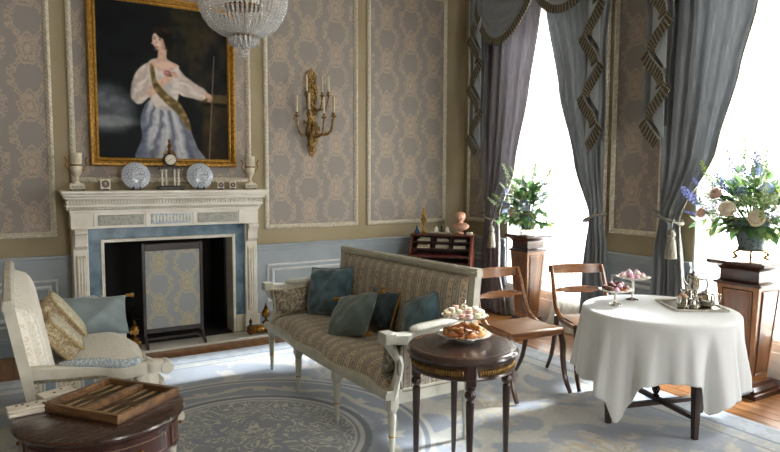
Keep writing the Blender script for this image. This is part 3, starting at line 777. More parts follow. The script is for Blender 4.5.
M_teal  = pm('teal_velvet','3f5f6a','27434d',.6,scale=14,bmp=.3,sheen=.5)
M_teal2 = pm('blue_teal_silk','476873','34525d',.5,scale=12,bmp=.3,sheen=.4)
M_tealdk= pm('dark_teal_velvet','223840','182a31',.7,scale=20,bmp=.2,sheen=.3)
M_sage  = pm('sage_green_velvet','566762','45554f',.65,scale=10,bmp=.15,sheen=.4)
M_duck  = pm('duck_egg_silk','7d8b8e','6f7e82',.5,scale=6,bmp=.15,sheen=.3)
M_goldt = pm('gold_tassel_thread','a8813c','7a5a22',.7,scale=120,bmp=.5)
M_fluff = pm('brocade_check','a09680','6d655a',.85,scale=45,bmp=.6,lo=.45,hi=.55)
M_ivory = pm('ivory_brocade','c2bda6','a9a288',.8,scale=30,bmp=.3)
m,b = newmat('gold_floral_brocade'); x,y,z,v = coords(); n_=noise(v,45,3,.6,1.0); n2_=noise(v,80,2)
link(b,'Base Color', mix(n2_.st(.5,.6)*.6, mix(n_.st(.46,.56),'cabfa6','a48f68'),'8f735c')); b.inputs['Roughness'].default_value=.8; bump(b,n_,.5,.004); M_brocade=m
M_braid = pm('gold_braid','b8a67c','93805a',.7,scale=90,bmp=.6)
def box_cushion(name,label,w_,h_,d,loc,rot):
    t=thing(name,label,'cushion',loc); t.rotation_euler=rot
    for sz,nm in ((1,'face'),(-1,'face')):
        obj(nm, MB().grid(lambda u,v:((u-.5)*w_,(v-.5)*h_,sz*(d/2+.025*((1-(2*u-1)**4)*(1-(2*v-1)**4))**.5)),13,13), M_ivory, t)
    def bandf(u,v):
        a=2*pi*u; c,s=cos(a),sin(a); k=(abs(c)**8+abs(s)**8)**(-1/8)
        return (c*k*w_/2,s*k*h_/2,(v-.5)*d)
    obj('border', MB().grid(bandf,48,5,True), M_brocade, t)
    for zz in (-d/2,d/2):
        obj('braid', MB().tube([bandf(i/48,0)[:2]+(zz,) for i in range(48)],.009,6,closed=True), M_braid, t)
    return t
SZ=.475
# tan settee (front towards -x)
pillow('cushion','crumpled teal velvet cushion leaning in the far corner of tan settee',.37,.37,.19,M_teal,(2.01,4.17,SZ+.165),basis((-1,-.55,.40),(.35,.3,1)),M_teal,crumple=.016,trimname='piping')
pillow('cushion','sage green velvet cushion with gold tassels lying forward on tan settee',.33,.33,.15,M_sage,(1.88,3.57,SZ+.115),basis((-1,-.2,.9),(.75,.6,1)),None,M_goldt)
pillow('cushion','small dark teal cushion with blue band behind the sage cushion',.29,.27,.14,M_tealdk,(2.085,3.52,SZ+.15),basis((-1,-.1,.35),(.3,0,1)),M_goldt,trimname='fringe')
pillow('cushion','shiny blue teal cushion leaning at the near end of tan settee',.32,.32,.16,M_teal2,(2.09,3.07,SZ+.155),basis((-1,.0,.35),(.3,.45,1)),M_teal2,trimname='piping')
pillow('cushion','brown checked brocade cushion inside far arm of tan settee',.27,.20,.12,M_fluff,(1.79,4.38,SZ+.085),basis((-.25,-1,.25),(0,.3,1)),M_ivory,trimname='piping')
pillow('cushion','dark brocade cushion tucked inside near arm of tan settee',.20,.20,.09,M_fluff,(1.76,2.80,SZ+.075),basis((-.1,1,.2),(0,-.2,1)),M_gimp,trimname='piping')
# pale settee (front towards +x)
box_cushion('box_cushion','ivory box cushion with gold brocade border leaning upright on pale settee',.27,.30,.085,(.235,4.20,SZ+.165),basis((.82,-.05,.60),(-.62,0,.8)))
box_cushion('box_cushion','ivory box cushion lying lower behind the upright one on pale settee',.23,.25,.085,(.20,3.90,SZ+.13),basis((.76,-.05,.66),(-.66,0,.76)))
pillow('cushion','duck egg blue silk cushion with gold tassels against far arm of pale settee',.42,.28,.15,M_duck,(.44,4.50,SZ+.095),basis((.12,-1,.6),(0,.6,1)),None,M_goldt)
# ---------------------------------------------------------------- round side table beside the tan settee
M_mahog = wood('dark_mahogany','1d0f0a','3a2117',.28,'z',3.0,.4)
M_mahogt= wood('dark_mahogany_top','1f120d','3d251a',.22,'x',3.0,.5)
M_redmah= wood('red_mahogany','3b1a10','6a3420',.3,'z',3.0,.4)
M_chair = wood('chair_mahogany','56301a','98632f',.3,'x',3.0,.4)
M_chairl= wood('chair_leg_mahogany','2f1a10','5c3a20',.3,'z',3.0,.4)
STX,STY,STZ = 1.845,2.355,.69
t = thing('side_table','small round dark mahogany side table with brass gallery band beside the tan settee','table',(STX,STY,.014))
zt=STZ-.014
obj('table_top', MB().lathe([(.02,zt-.035),(.255,zt-.035),(.268,zt-.03),(.272,zt-.018),(.265,zt-.006),(.258,zt)],64), M_mahogt, t)
obj('top_banding', MB().lathe([(.235,zt+.0002),(.235,zt+.0012),(.243,zt+.0012),(.243,zt+.0002)],64,cap=False), pm('inlay_line','4a2f20','5c3d28',.3,scale=20), t)
obj('apron', MB().lathe([(.20,zt-.105),(.245,zt-.105),(.248,zt-.10),(.245,zt-.095),(.245,zt-.036),(.2,zt-.036)],64), M_mahog, t)
M_brassd=pm('gallery_brass_dark','5a4322','382815',.5,.6,scale=30); M_brassm=pm('gallery_brass','8d6f3c','6a5028',.45,.7,scale=40)
def chain_relief(mb, R, z, a0, a1, k):
    for i in range(k):
        a=a0+(a1-a0)*i/(k-1); mb.ell((R*cos(a),R*sin(a),z),(.007,.007,.013),6,5)
LEGA=[rad(v) for v in (-118,-28,62,152)]
for q in range(4):
    a0=LEGA[q]+.14; a1=LEGA[(q+1)%4]+(2*pi if q==3 else 0)-.14
    if a1<a0: a1+=2*pi
    n=25; pr=[[( (R_)*cos(a0+(a1-a0)*i/(n-1)), R_*sin(a0+(a1-a0)*i/(n-1)), zz) for R_,zz in ((.2455,zt-.088),(.249,zt-.088),(.249,zt-.05),(.2455,zt-.05))] for i in range(n)]
    g=obj('brass_band', MB().loft(pr), M_brassd, t)
    mb=MB(); chain_relief(mb,.250,zt-.069,a0+.02,a1-.02,26); obj('band_relief', mb, M_brassm, g, kind='stuff')
lp=[(.009,0),(.012,.006),(.014,.02),(.010,.035),(.012,.05),(.016,.3),(.0195,.455),(.0195,.47),(.013,.478),(.024,.49),(.027,.502),(.022,.515),(.016,.522),(.024,.53),(.024,.545)]
lg=MB().lathe(lp,16).box(-.024,.024,-.024,.024,.543,zt-.037,.004).mesh('leg'); lg.materials.append(M_mahog)
for a in LEGA: obj('leg', lg, M_mahog, t, (.222*cos(a),.222*sin(a),0),(0,0,a))

# ---------------------------------------------------------------- drum table in the near left corner
DZ=.595; DX,DY,DR=.268,2.59,.305
t = thing('drum_table','round red mahogany drum table with inlaid drawers in the near left corner','table',(DX,DY,.014),rad(20))
zt=DZ-.014
M_drum = wood('drum_mahogany','2c1510','45241a',.28,'z',1.5,.4); M_drumt = wood('drum_mahogany_top','2a1610','402418',.26,'x',1.5,.5)
obj('table_top', MB().lathe([(.02,zt-.022),(DR-.012,zt-.022),(DR-.003,zt-.018),(DR,zt-.011),(DR-.003,zt-.004),(DR-.012,zt)],72), M_drumt, t)
obj('drum', MB().lathe([(.05,zt-.15),(DR-.03,zt-.15),(DR-.024,zt-.146),(DR-.03,zt-.14),(DR-.03,zt-.04),(DR-.022,zt-.03),(DR-.022,zt-.023),(.05,zt-.023)],72), M_drum, t)
M_inlay=pm('pale_inlay','a58a72','8d735d',.4,scale=50)
for q in range(6):
    a0=q*pi/3+.06; a1=(q+1)*pi/3-.06; n=17
    ring=[[(R_*cos(a0+(a1-a0)*i/(n-1)),R_*sin(a0+(a1-a0)*i/(n-1)),z_) for R_,z_ in ((DR-.0295,zt-.132),(DR-.026,zt-.132),(DR-.026,zt-.048),(DR-.0295,zt-.048))] for i in range(n)]
    d=obj('drawer', MB().loft(ring), M_drum, t)
    def pp(a,z): return ((DR-.0255)*cos(a),(DR-.0255)*sin(a),z)
    b0,b1=a0+.04,a1-.04
    loop=[pp(b0+(b1-b0)*i/12,zt-.060) for i in range(13)]+[pp(b1,zt-.09)]+[pp(b1-(b1-b0)*i/12,zt-.12) for i in range(13)]+[pp(b0,zt-.09)]
    obj('inlay_line', MB().tube(loop,.0014,4,closed=True), M_inlay, d)
    am=(a0+a1)/2; obj('knob', MB().ell(((DR-.018)*cos(am),(DR-.018)*sin(am),zt-.09),.008,8,6), M_brass, d)
obj('column', MB().lathe([(.05,.12),(.06,.14),(.035,.17),(.03,.22),(.05,.28),(.06,.34),(.04,.38),(.07,zt-.15)],24), M_drum, t)
for q in range(3):
    a=2*pi*q/3+.4; P=[(.03*cos(a),.03*sin(a),.17),(.12*cos(a),.12*sin(a),.17),(.22*cos(a),.22*sin(a),.07),(.28*cos(a),.28*sin(a),.03)]
    obj('leg', MB().tube(spline(P,6),[.03-.012*i/18 for i in range(19)],8), M_drum, t)
    obj('castor', MB().lathe([(.008,0),(.016,.006),(.016,.02),(.008,.026)],10,(.285*cos(a),.285*sin(a),0)), M_brass, t)

# backgammon case: open tray with two halves
M_case=wood('backgammon_case_walnut','4a3322','86633f',.4,'x',4,.2); M_field=pm('board_field','5b4329','473320',.6,scale=12)
M_ptL=pm('point_pale','a58b62','937a53',.6,scale=20); M_ptD=pm('point_dark','43301f','34251a',.6,scale=20)
BC=(.316,2.642); BA=rad(-48.5)   # long side runs from near-left to ...
t = thing('backgammon_board','open walnut backgammon case with dark and pale points on the drum table','board game',(BC[0],BC[1],DZ+.001),rad(-52))
LW,LD,H_=.37,.335,.034
obj('base_board', MB().box(-LW/2,LW/2,-LD/2,LD/2,0,.008), M_field, t)
obj('rim', MB().frame(-LW/2,LW/2,-LD/2,LD/2,[(0,0),(0,.001)],'xz'), M_case, t) if False else None
for (x0,x1,y0,y1) in ((-LW/2,LW/2,-LD/2,-LD/2+.018),(-LW/2,LW/2,LD/2-.018,LD/2),(-LW/2,-LW/2+.018,-LD/2+.018,LD/2-.018),(LW/2-.018,LW/2,-LD/2+.018,LD/2-.018)):
    obj('side_rail', MB().box(x0,x1,y0,y1,.0005,H_,.002), M_case, t)
for xx in (-.016,.001): obj('centre_bar', MB().box(xx,xx+.0155,-LD/2+.018,LD/2-.018,.008,H_-.002,.002), M_case, t)
for half_ in (-1,1):
    x0=(-LW/2+.02) if half_<0 else .019; w6=(LW/2-.04)/6
    for k in range(6):
        for s_ in (-1,1):
            xa=x0+k*w6; yb_=s_*(LD/2-.019); tip=s_*.02
            mb=MB().ext([(xa+.001,yb_),(xa+w6-.001,yb_),(xa+w6/2,tip)],.0082,.0105,'z'); obj('point', mb, (M_ptL if (k+(s_>0))%2 else M_ptD), t)
for k in range(7):   # inlaid diamonds on the near rails
    xx=-LW/2+.04+k*.048
    obj('rail_inlay', MB().ext([(xx-.008,0),(xx,-.006),(xx+.008,0),(xx,.006)],H_,H_+.001,'z').xf(Matrix.Translation((0,-LD/2+.009,0))), M_ptL, t)
    yy=-LD/2+.04+k*.042
    obj('rail_inlay', MB().ext([(-.006,yy),(0,yy-.008),(.006,yy),(0,yy+.008)],H_,H_+.001,'z').xf(Matrix.Translation((LW/2-.009,0,0))), M_ptL, t)
# ivory card / domino boxes on the drum table
M_bone=pm('ivory_bone','d9d2c4','c9c1b0',.45,scale=20); M_pip=pm('black_pip','1c1a18','141312',.5,scale=10)
def tile_box(label, loc, rz, L, W, Hh, pips):
    t=thing('domino_box',label,'game box',loc,rz)
    obj('box_body', MB().box(-L/2,L/2,-W/2,W/2,0,Hh*.6,.004), M_bone, t); obj('box_lid', MB().box(-L/2-.002,L/2+.002,-W/2-.002,W/2+.002,Hh*.6+.0006,Hh,.004), M_bone, t)
    for (x,y) in pips: obj('pip', MB().lathe([(.001,0),(.006,0),(.006,.001),(.001,.0012)],10,(x*L,y*W,Hh)), M_pip, t)
tile_box('ivory domino box with black pips at the left rim of the drum table',(.020,2.70,DZ),rad(8),.135,.065,.03,[(-.25,.2),(0,-.2),(.25,.2),(.4,-.1),(-.1,.25)])
tile_box('plain ivory card box leaning behind the backgammon case on the drum table',(.125,2.825,DZ),rad(24),.13,.07,.028,[(.2,.2),(-.1,-.15)])

# ---------------------------------------------------------------- mahogany side chairs
def cane_mat():
    m,b=newmat('woven_cane'); x,y,z,v=coords()
    a=(((x+y)*160).sin()*((x-y)*160).sin()); n=noise(v,8,3)
    link(b,'Base Color', mix(a.st(-.2,.6), '84583a', mix(n.st(.35,.65),'c79c70','b08254'))); b.inputs['Roughness'].default_value=.55; bump(b,a,.3,.002); return m
M_cane=cane_mat()
def chair(label, loc, rz):
    t=thing('side_chair',label,'chair',loc,rz,'mahogany side chairs by the tea table')
    # local: faces -y; seat .43 wide, .42 deep
    for s_ in (-1,1):
        # back post flows into the side rail in one sweep
        P=spline([(s_*.205,.285,.80),(s_*.208,.255,.72),(s_*.21,.215,.60),(s_*.212,.17,.50),(s_*.214,.08,.432),(s_*.222,-.06,.425),(s_*.228,-.19,.43)],6)
        obj('back_post', MB().tube(P,[.013+.006*min(1,i/12) for i in range(len(P))],8), M_chair, t)
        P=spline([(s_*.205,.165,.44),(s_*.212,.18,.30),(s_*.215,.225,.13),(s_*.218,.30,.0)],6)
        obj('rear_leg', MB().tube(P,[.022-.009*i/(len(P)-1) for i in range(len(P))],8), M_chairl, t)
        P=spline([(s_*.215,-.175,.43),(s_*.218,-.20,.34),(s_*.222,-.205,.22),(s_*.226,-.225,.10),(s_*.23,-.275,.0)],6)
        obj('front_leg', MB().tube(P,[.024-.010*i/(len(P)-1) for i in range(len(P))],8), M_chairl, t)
    obj('front_seat_rail', MB().box(-.23,.23,-.205,-.175,.395,.445,.008), M_chair, t)
    obj('rear_seat_rail', MB().box(-.205,.205,.15,.175,.40,.44,.006), M_chair, t)
    obj('seat', MB().loft([[(-.205,-.176,.425),(.205,-.176,.425),(.19,.15,.425),(-.19,.15,.425)],[(-.21,-.18,.444),(.21,-.18,.444),(.19,.155,.444),(-.19,.155,.444)],[(-.19,-.16,.452),(.19,-.16,.452),(.17,.135,.452),(-.17,.135,.452)]]), M_cane, t)
    # curved crest tablet and carved mid rail
    n=13; rg=[]
    for i in range(n):
        u=2*i/(n-1)-1; x=u*.225; y=.30+.035*(1-u*u); 
        h0=.735+.012*abs(u)**3; h1=.80+.004*(1-u*u)
        rg.append([(x,y-.025-.01*.0,h0),(x,y-.012,h0),(x,y+.004,h1),(x,y-.009,h1+.004)])
    obj('crest_rail', MB().loft(rg), M_chair, t)
    for nm,z0,z1,dy in (('cross_rail',.595,.645,-.055),):
        rg=[]
        for i in range(n):
            u=2*i/(n-1)-1; x=u*.205; y=.275+dy+.03*(1-u*u); w_=(z1-z0)*(1 if abs(u)<.62 else .5)
            zc=(z0+z1)/2; rg.append([(x,y-.012,zc-w_/2),(x,y+.006,zc-w_/2),(x,y+.010,zc+w_/2),(x,y-.008,zc+w_/2)])
        cr=obj(nm, MB().loft(rg), M_chair, t)
        for u in (-.72,.72):
            obj('carved_scroll', MB().ell((u*.205,.235+.012,.62),(.028,.012,.02),10,6), M_chair, cr)
    return t
chair('mahogany side chair with caned seat standing between tan settee and pedestal',(3.02,3.21,.022),rad(-4))
chair('mahogany side chair drawn up behind the white cloth table',(3.62,3.075,.022),rad(-22))

# ---------------------------------------------------------------- tea table under a white cloth
CX,CY,CZ,CR=3.37,2.36,.70,.445
t = thing('tea_table','round mahogany tea table with crossed stretcher under the white cloth','table',(CX,CY,.014),rad(-16))
zt=CZ-.014
obj('table_top', MB().lathe([(.02,zt-.028),(CR-.012,zt-.028),(CR-.006,zt-.022),(CR-.006,zt-.008),(CR-.012,zt-.004)],48), M_redmah, t)
for q in range(4):
    a=q*pi/2+pi; x,y=.335*cos(a),.335*sin(a)
    obj('leg', MB().loft([[(x+s*cos(a+pi/4+k*pi/2)*1.414,y+s*sin(a+pi/4+k*pi/2)*1.414,z) for k in range(4)] for s,z in ((.014,0),(.022,.35),(.024,zt-.029))]), M_mahog, t)
for q in range(2):
    a=q*pi/2; d=Vector((cos(a),sin(a),0)); p=Vector((-sin(a),cos(a),0)); zz=.085+.0265*q
    rg=[[tuple(d*u+p*.018+Vector((0,0,zz+.024))),tuple(d*u-p*.018+Vector((0,0,zz+.024))),tuple(d*u-p*.018+Vector((0,0,zz))),tuple(d*u+p*.018+Vector((0,0,zz)))] for u in (-.318,-.1,.1,.318)]
    obj('stretcher', MB().loft(rg), M_mahog, t)
obj('finial', MB().lathe([(.02,.136),(.024,.142),(.012,.152),(.02,.165),(.026,.18),(.022,.196),(.01,.206),(.002,.21)],16), M_mahog, t)
# cloth: square linen over a round top
M_linen=pm('white_linen','cdd0d2','c6cacc',.8,scale=240,bmp=.1,sheen=.2)
def cloth():
    mb=MB(); rnd=random.Random(5); ph=[rnd.uniform(0,6.28) for _ in range(6)]
    NA,NR=180,50; R0=CR+.004
    HEM=[(90,.42),(125,.30),(150,.30),(172,.28),(183,.22),(191,.10),(198,.22),(207,.35),(230,.38),(243,.37),(251,.19),(257,.25),(275,.28),(300,.31),(335,.12),(360,.30),(390,.36),(430,.12),(450,.42)]
    def f_(u,v):
        a=2*pi*u; dg=math.degrees(a)
        if dg<90: dg+=360
        hz=interp(HEM,dg); fl=R0-.02; rad_=.022
        if v<.22:
            r=fl*(v/.22); return (r*cos(a),r*sin(a),CZ+.003)
        L=(v-.22)/.78*(rad_*pi/2+(CZ-rad_-hz))
        if L<rad_*pi/2:
            q=L/rad_; r=fl+rad_*sin(q); z=CZ+.003-rad_*(1-cos(q))
        else:
            q=L-rad_*pi/2; z=CZ+.003-rad_-q; r=fl+rad_+q*.09
        g=min(1,max(0,(CZ-.03-z))/.36); low=max(0,min(1,(.40-hz)/.3))
        fold=.018*sin(13*a+ph[1])+.012*sin(23*a+ph[2]+1.5*z)+.010*sin(7*a+ph[3])
        crease=-.034*abs(sin(6.5*a+ph[4]))**14-.016*abs(sin(10.5*a+ph[5]))**20
        r+=g*(fold+crease+.035*low*(1-.0*g))
        return (r*cos(a),r*sin(a),z)
    mb.grid(f_,NA,NR,True); return mb
c=obj('tablecloth', cloth(), M_linen, None, (CX,CY,0),smooth=180); tag(c,'white linen tablecloth hanging in folds over the round tea table','tablecloth')
so=c.modifiers.new('thickness','SOLIDIFY'); so.thickness=.002; so.offset=1
ZT=CZ+.0055
# ---------------------------------------------------------------- pedestals and bouquets
M_pedl=wood('pedestal_walnut','6b4120','9c6734',.3,'z',2.2,.4); M_pedd=wood('pedestal_dark','2b1710','4a2a1b',.3,'x',2.5,.4)
def pedestal(label,loc):
    t=thing('pedestal',label,'pedestal',loc,0,'matching walnut flower pedestals')
    def sq(mb,rs): return mb.loft([[(-h,-h,z),(h,-h,z),(h,h,z),(-h,h,z)] for h,z in rs])
    obj('plinth', sq(MB(),[(.165,0),(.165,.03),(.155,.035),(.155,.055),(.13,.075),(.125,.10)]), M_pedd, t)
    b=obj('shaft', sq(MB(),[(.098,.1005),(.148,.765)]), M_pedl, t)
    for k in range(4):
        mt=Matrix.Rotation(k*pi/2,4,'Z'); 
        def face(z,u): h=.098+(.05)*(z-.1005)/.6645; return (u*h,-h-.003,z)
        pts=[face(.15,-.72),face(.15,.72),face(.735,.72),face(.735,-.72)]; pin=[face(.165,-.6),face(.165,.6),face(.72,.6),face(.72,-.6)]
        mb=MB().add(pin+[(p[0],p[1]+.004,p[2]) for p in pin],[(0,1,2,3),(0,4,5,1),(1,5,6,2),(2,6,7,3),(3,7,4,0)]).xf(mt)
        obj('inset_panel', mb, M_pedp, b)
        mb=MB()
        for i in range(4): mb.tube([pts[i],pts[(i+1)%4]],.004,4)
        obj('stringing', mb.xf(mt), M_pedd, b, kind='stuff')
    obj('capital', sq(MB(),[(.16,.7655),(.165,.77),(.165,.785),(.145,.79),(.135,.80),(.135,.865),(.15,.885),(.19,.905),(.2,.912),(.2,.93),(.19,.933)]), M_pedd, t)
    return t
M_pedp=wood('pedestal_panel','57331a','7d4e28',.3,'z',2.2,.4)
P1=(4.41,4.585,0); P2=(4.39,2.375,0)
pedestal('tall tapering walnut pedestal by the far window behind the chairs',P1).scale=(.82,.82,1)
pedestal('tall tapering walnut pedestal at the right edge beside the white cloth table',P2)
m,b=newmat('blue_glazed_pattern'); x,y,z,v=coords(); n_=vor(v,60); link(b,'Base Color',mix(n_.st(.25,.4),'1f2f36','5f7478')); b.inputs['Roughness'].default_value=.25; M_vase=m
M_leaf=[pm('leaf_green','6a8d58','85a36c',.5,scale=10),pm('leaf_deep_green','466a44','5f8456',.5,scale=10),pm('leaf_yellow_green','98ac66','b0bf80',.5,scale=10)]
M_stem=pm('stem_green','4d6a38','5f7a44',.6,scale=12)
M_rose=pm('white_rose_petal','f6f2e8','efe6d4',.6,scale=12); M_rosep=pm('blush_rose_petal','f0ded4','e6cabc',.6,scale=12)
M_hyd=pm('blue_hydrangea','a9b5dc','8b9ac8',.6,scale=40); M_hydw=pm('pale_green_hydrangea','c9d6b8','aebd97',.6,scale=40); M_del=pm('delphinium_blue','a3abd2','8b94c0',.6,scale=30)
for _m in M_leaf+[M_rose,M_rosep,M_hyd,M_hydw,M_del]:
    nt=_m.node_tree; X.nt=nt; b=nt.nodes['Principled BSDF']; t_=nt.nodes.new('ShaderNodeBsdfTranslucent'); x_=nt.nodes.new('ShaderNodeMixShader'); x_.inputs[0].default_value=.55
    nt.links.new(b.inputs['Base Color'].links[0].from_socket,t_.inputs[0]); nt.links.new(b.outputs[0],x_.inputs[1]); nt.links.new(t_.outputs[0],x_.inputs[2]); nt.links.new(x_.outputs[0],nt.nodes['Material Output'].inputs[0])
def leaf_mesh(L,W,mat):
    vs=[];fs=[];n=6
    for i in range(n+1):
        u=i/n; w_=W*sin(pi*min(u*1.05,1))**.8*(1-.3*u); z=-.18*L*u*u
        vs+=[(-w_,u*L,z+.12*w_),(0,u*L,z-.02*L),(w_,u*L,z+.12*w_)]
    for i in range(n):
        for j in range(2): a=i*3+j; fs.append((a,a+1,a+4,a+3))
    me=MB().add(vs,fs).mesh('leaf'); me.materials.append(mat); return me
LEAVES=[leaf_mesh(.085,.022,M_leaf[0]),leaf_mesh(.10,.03,M_leaf[1]),leaf_mesh(.07,.018,M_leaf[2]),leaf_mesh(.06,.022,M_leaf[0])]
def rose_mesh(mat,R=.036):
    mb=MB()
    mb.ell((0,0,R*.55),(R*.5,R*.5,R*.5),10,7)
    for ringi,(n,sc,e0,e1,fl) in enumerate(((4,.66,-.6,1.15,.0),(5,.82,-.8,.85,.05),(6,.98,-.9,.55,.16),(6,1.08,-1.0,.2,.32))):
        for k in range(n):
            a=2*pi*k/n+ringi*.55
            def f_(u,v):
                w_=(2*u-1); aa=a+w_*pi/n*1.35; e=e0+(e1-e0)*v*(1-.18*w_*w_)
                rr=R*sc*(1+fl*v**3+.06*w_*w_*v); return (rr*cos(e)*cos(aa),rr*cos(e)*sin(aa),R*.55+rr*sin(e))
            mb.grid(f_,6,5)
    me=mb.mesh('rose',60); me.materials.append(mat); return me
ROSE=[rose_mesh(M_rose),rose_mesh(M_rosep)]
def cluster_mesh(name,mat,R,n,pr,squash=.8,seed=1):
    mb=MB(); rnd=random.Random(seed)
    for i in range(n):
        ph=math.acos(1-1.6*(i+.5)/n); a=i*2.39996
        p=Vector((R*sin(ph)*cos(a),R*sin(ph)*sin(a),R*cos(ph)*squash)); d=p.normalized()
        q=d.to_track_quat('Z','Y')
        for k in range(4):
            b_=k*pi/2+rnd.random(); vs=[(0,0,0)]+[((pr*cos(b_+e)*rr),(pr*sin(b_+e)*rr),.003*rr) for e,rr in ((-.5,.7),(0,1.1),(.5,.7))]
            mb.add([tuple(p+q@Vector(vv)) for vv in vs],[(0,1,2),(0,2,3)])
    me=mb.mesh(name,0); me.materials.append(mat); return me
HYD=[cluster_mesh('hydrangea',M_hyd,.05,46,.014),cluster_mesh('hydrangea',M_hydw,.045,40,.013,seed=3)]
def spike_mesh(mat,L,n,seed):
    mb=MB().tube([(0,0,0),(.004,0,L*.5),(0,.003,L)],.002,5); rnd=random.Random(seed)
    for i in range(n):
        u=.3+.7*i/n; a=i*2.4; r=.018*(1.1-u*.6); p=Vector((r*cos(a),r*sin(a),u*L))
        mb.ell(p,(.009*(1.15-.6*u),.009*(1.15-.6*u),.007),5,4)
    me=mb.mesh('flower_spike'); me.materials.append(mat); return me
SPK=[spike_mesh(M_del,.20,22,1),spike_mesh(M_hydw,.22,16,2),spike_mesh(M_leaf[2],.2,18,3)]
def bouquet(label,loc,R,H_,seed,spec,vs=1.0):
    rnd=random.Random(seed); t=thing('flower_arrangement',label,'flowers',loc)
    zf=.045*vs
    v_=obj('vase', MB().lathe([(.05*vs,zf),(.062*vs,zf+.012),(.058*vs,zf+.03),(.078*vs,zf+.09*vs),(.088*vs,zf+.13*vs),(.098*vs,zf+.155*vs),(.094*vs,zf+.158*vs),(.07*vs,zf+.12*vs)],28), M_vase, t)
    obj('gilt_rim', MB().tube([(.098*vs*cos(2*pi*i/28),.098*vs*sin(2*pi*i/28),zf+.157*vs) for i in range(28)],.004,6,closed=True), M_brasslt, v_)
    obj('gilt_collar', MB().lathe([(.055*vs,zf-.004),(.068*vs,zf),(.068*vs,zf+.006),(.055*vs,zf+.01)],24), M_brasslt, v_)
    for k in range(4):
        a=k*pi/2+.5; P=spline([(.05*vs*cos(a),.05*vs*sin(a),zf),(.075*vs*cos(a),.075*vs*sin(a),zf*.65),(.06*vs*cos(a),.06*vs*sin(a),zf*.25),(.08*vs*cos(a),.08*vs*sin(a),.005)],5)
        obj('gilt_foot', MB().tube(P,.006*vs,6), M_brasslt, v_)
    zc=zf+.15*vs
    def dirp(el0,el1,r0,r1):
        a=rnd.uniform(0,2*pi); e=rnd.uniform(el0,el1); r=rnd.uniform(r0,r1)
        d=Vector((cos(a)*cos(e),sin(a)*cos(e),sin(e))); return Vector((d.x*R*r*(.62 if d.x<0 else .32),d.y*R*r,zc+max(-.06,d.z*H_*r))), d
    stems=MB(); 
    def put(nm,me,p,d,sc,roll=None):
        q=d.to_track_quat('Z','Y'); o=obj(nm,me,None,t); o.location=p; o.rotation_mode='QUATERNION'; o.rotation_quaternion=q; o.scale=(sc,)*3
        return o
    def stem(p): stems.tube([(p.x*.12,p.y*.12,zc-.03),(p.x*.6,p.y*.6,zc+(p.z-zc)*.75+.01),tuple(p)],.0022,4)
    for (p,kind,d,sc) in spec:
        p=Vector(p)+Vector((0,0,zc)); d=Vector(d); stem(p)
        if kind=='rose': put('rose',ROSE[0],p,d,sc)
        elif kind=='blush': put('rose',ROSE[1],p,d,sc)
        elif kind=='hyd': put('hydrangea',HYD[0],p,d,sc)
        elif kind=='green': put('hydrangea',HYD[1],p,d,sc)
        else: put('flower_spike',SPK[{'del':0,'wht':1,'yel':2}[kind]],p,d,sc)
    for i in range(44):
        p,d=dirp(.0,1.45,.70,1.0); stem(p); put('flower_spike',SPK[(0,1,2,1)[i%4]],p,(d+Vector((0,0,.5))).normalized(),rnd.uniform(.55,.95)*R/.32)
    for i in range(15):
        p,d=dirp(.0,1.2,.75,.95); stem(p); put('hydrangea',HYD[i%2],p,d,.8)
    lf=[]
    for i in range(190):
        p,d=dirp(-.40,1.4,.35,.90)
        me=LEAVES[rnd.randrange(4)]; o=obj('leaf',me,None,t); o.location=p
        tang=(d+Vector((rnd.uniform(-.8,.8),rnd.uniform(-.8,.8),rnd.uniform(-.6,.5)))).normalized()
        o.rotation_mode='QUATERNION'; o.rotation_quaternion=tang.to_track_quat('Y','Z'); s_=rnd.uniform(.85,1.4)*(R/.30)**.5; o.scale=(s_,)*3
        if i%3==0: stem(p)
    for mi in range(3):
        fo=MB(); base=LEAVES[mi]; bv=[v.co.copy() for v in base.vertices]; bf=[tuple(p.vertices) for p in base.polygons]
        for i in range(60):
            p,d=dirp(-.45,1.2,.25,.66); tang=(d+Vector((rnd.uniform(-.9,.9),rnd.uniform(-.9,.9),rnd.uniform(-.7,.4)))).normalized()
            q=tang.to_track_quat('Y','Z'); s_=rnd.uniform(.7,1.15)*(R/.30)**.7; fo.add([p+q@(v*s_) for v in bv],bf)
        obj('foliage', fo, M_leaf[(0,1,2)[mi]], t, kind='stuff')
    obj('stems', stems, M_stem, t, kind='stuff')
    return t
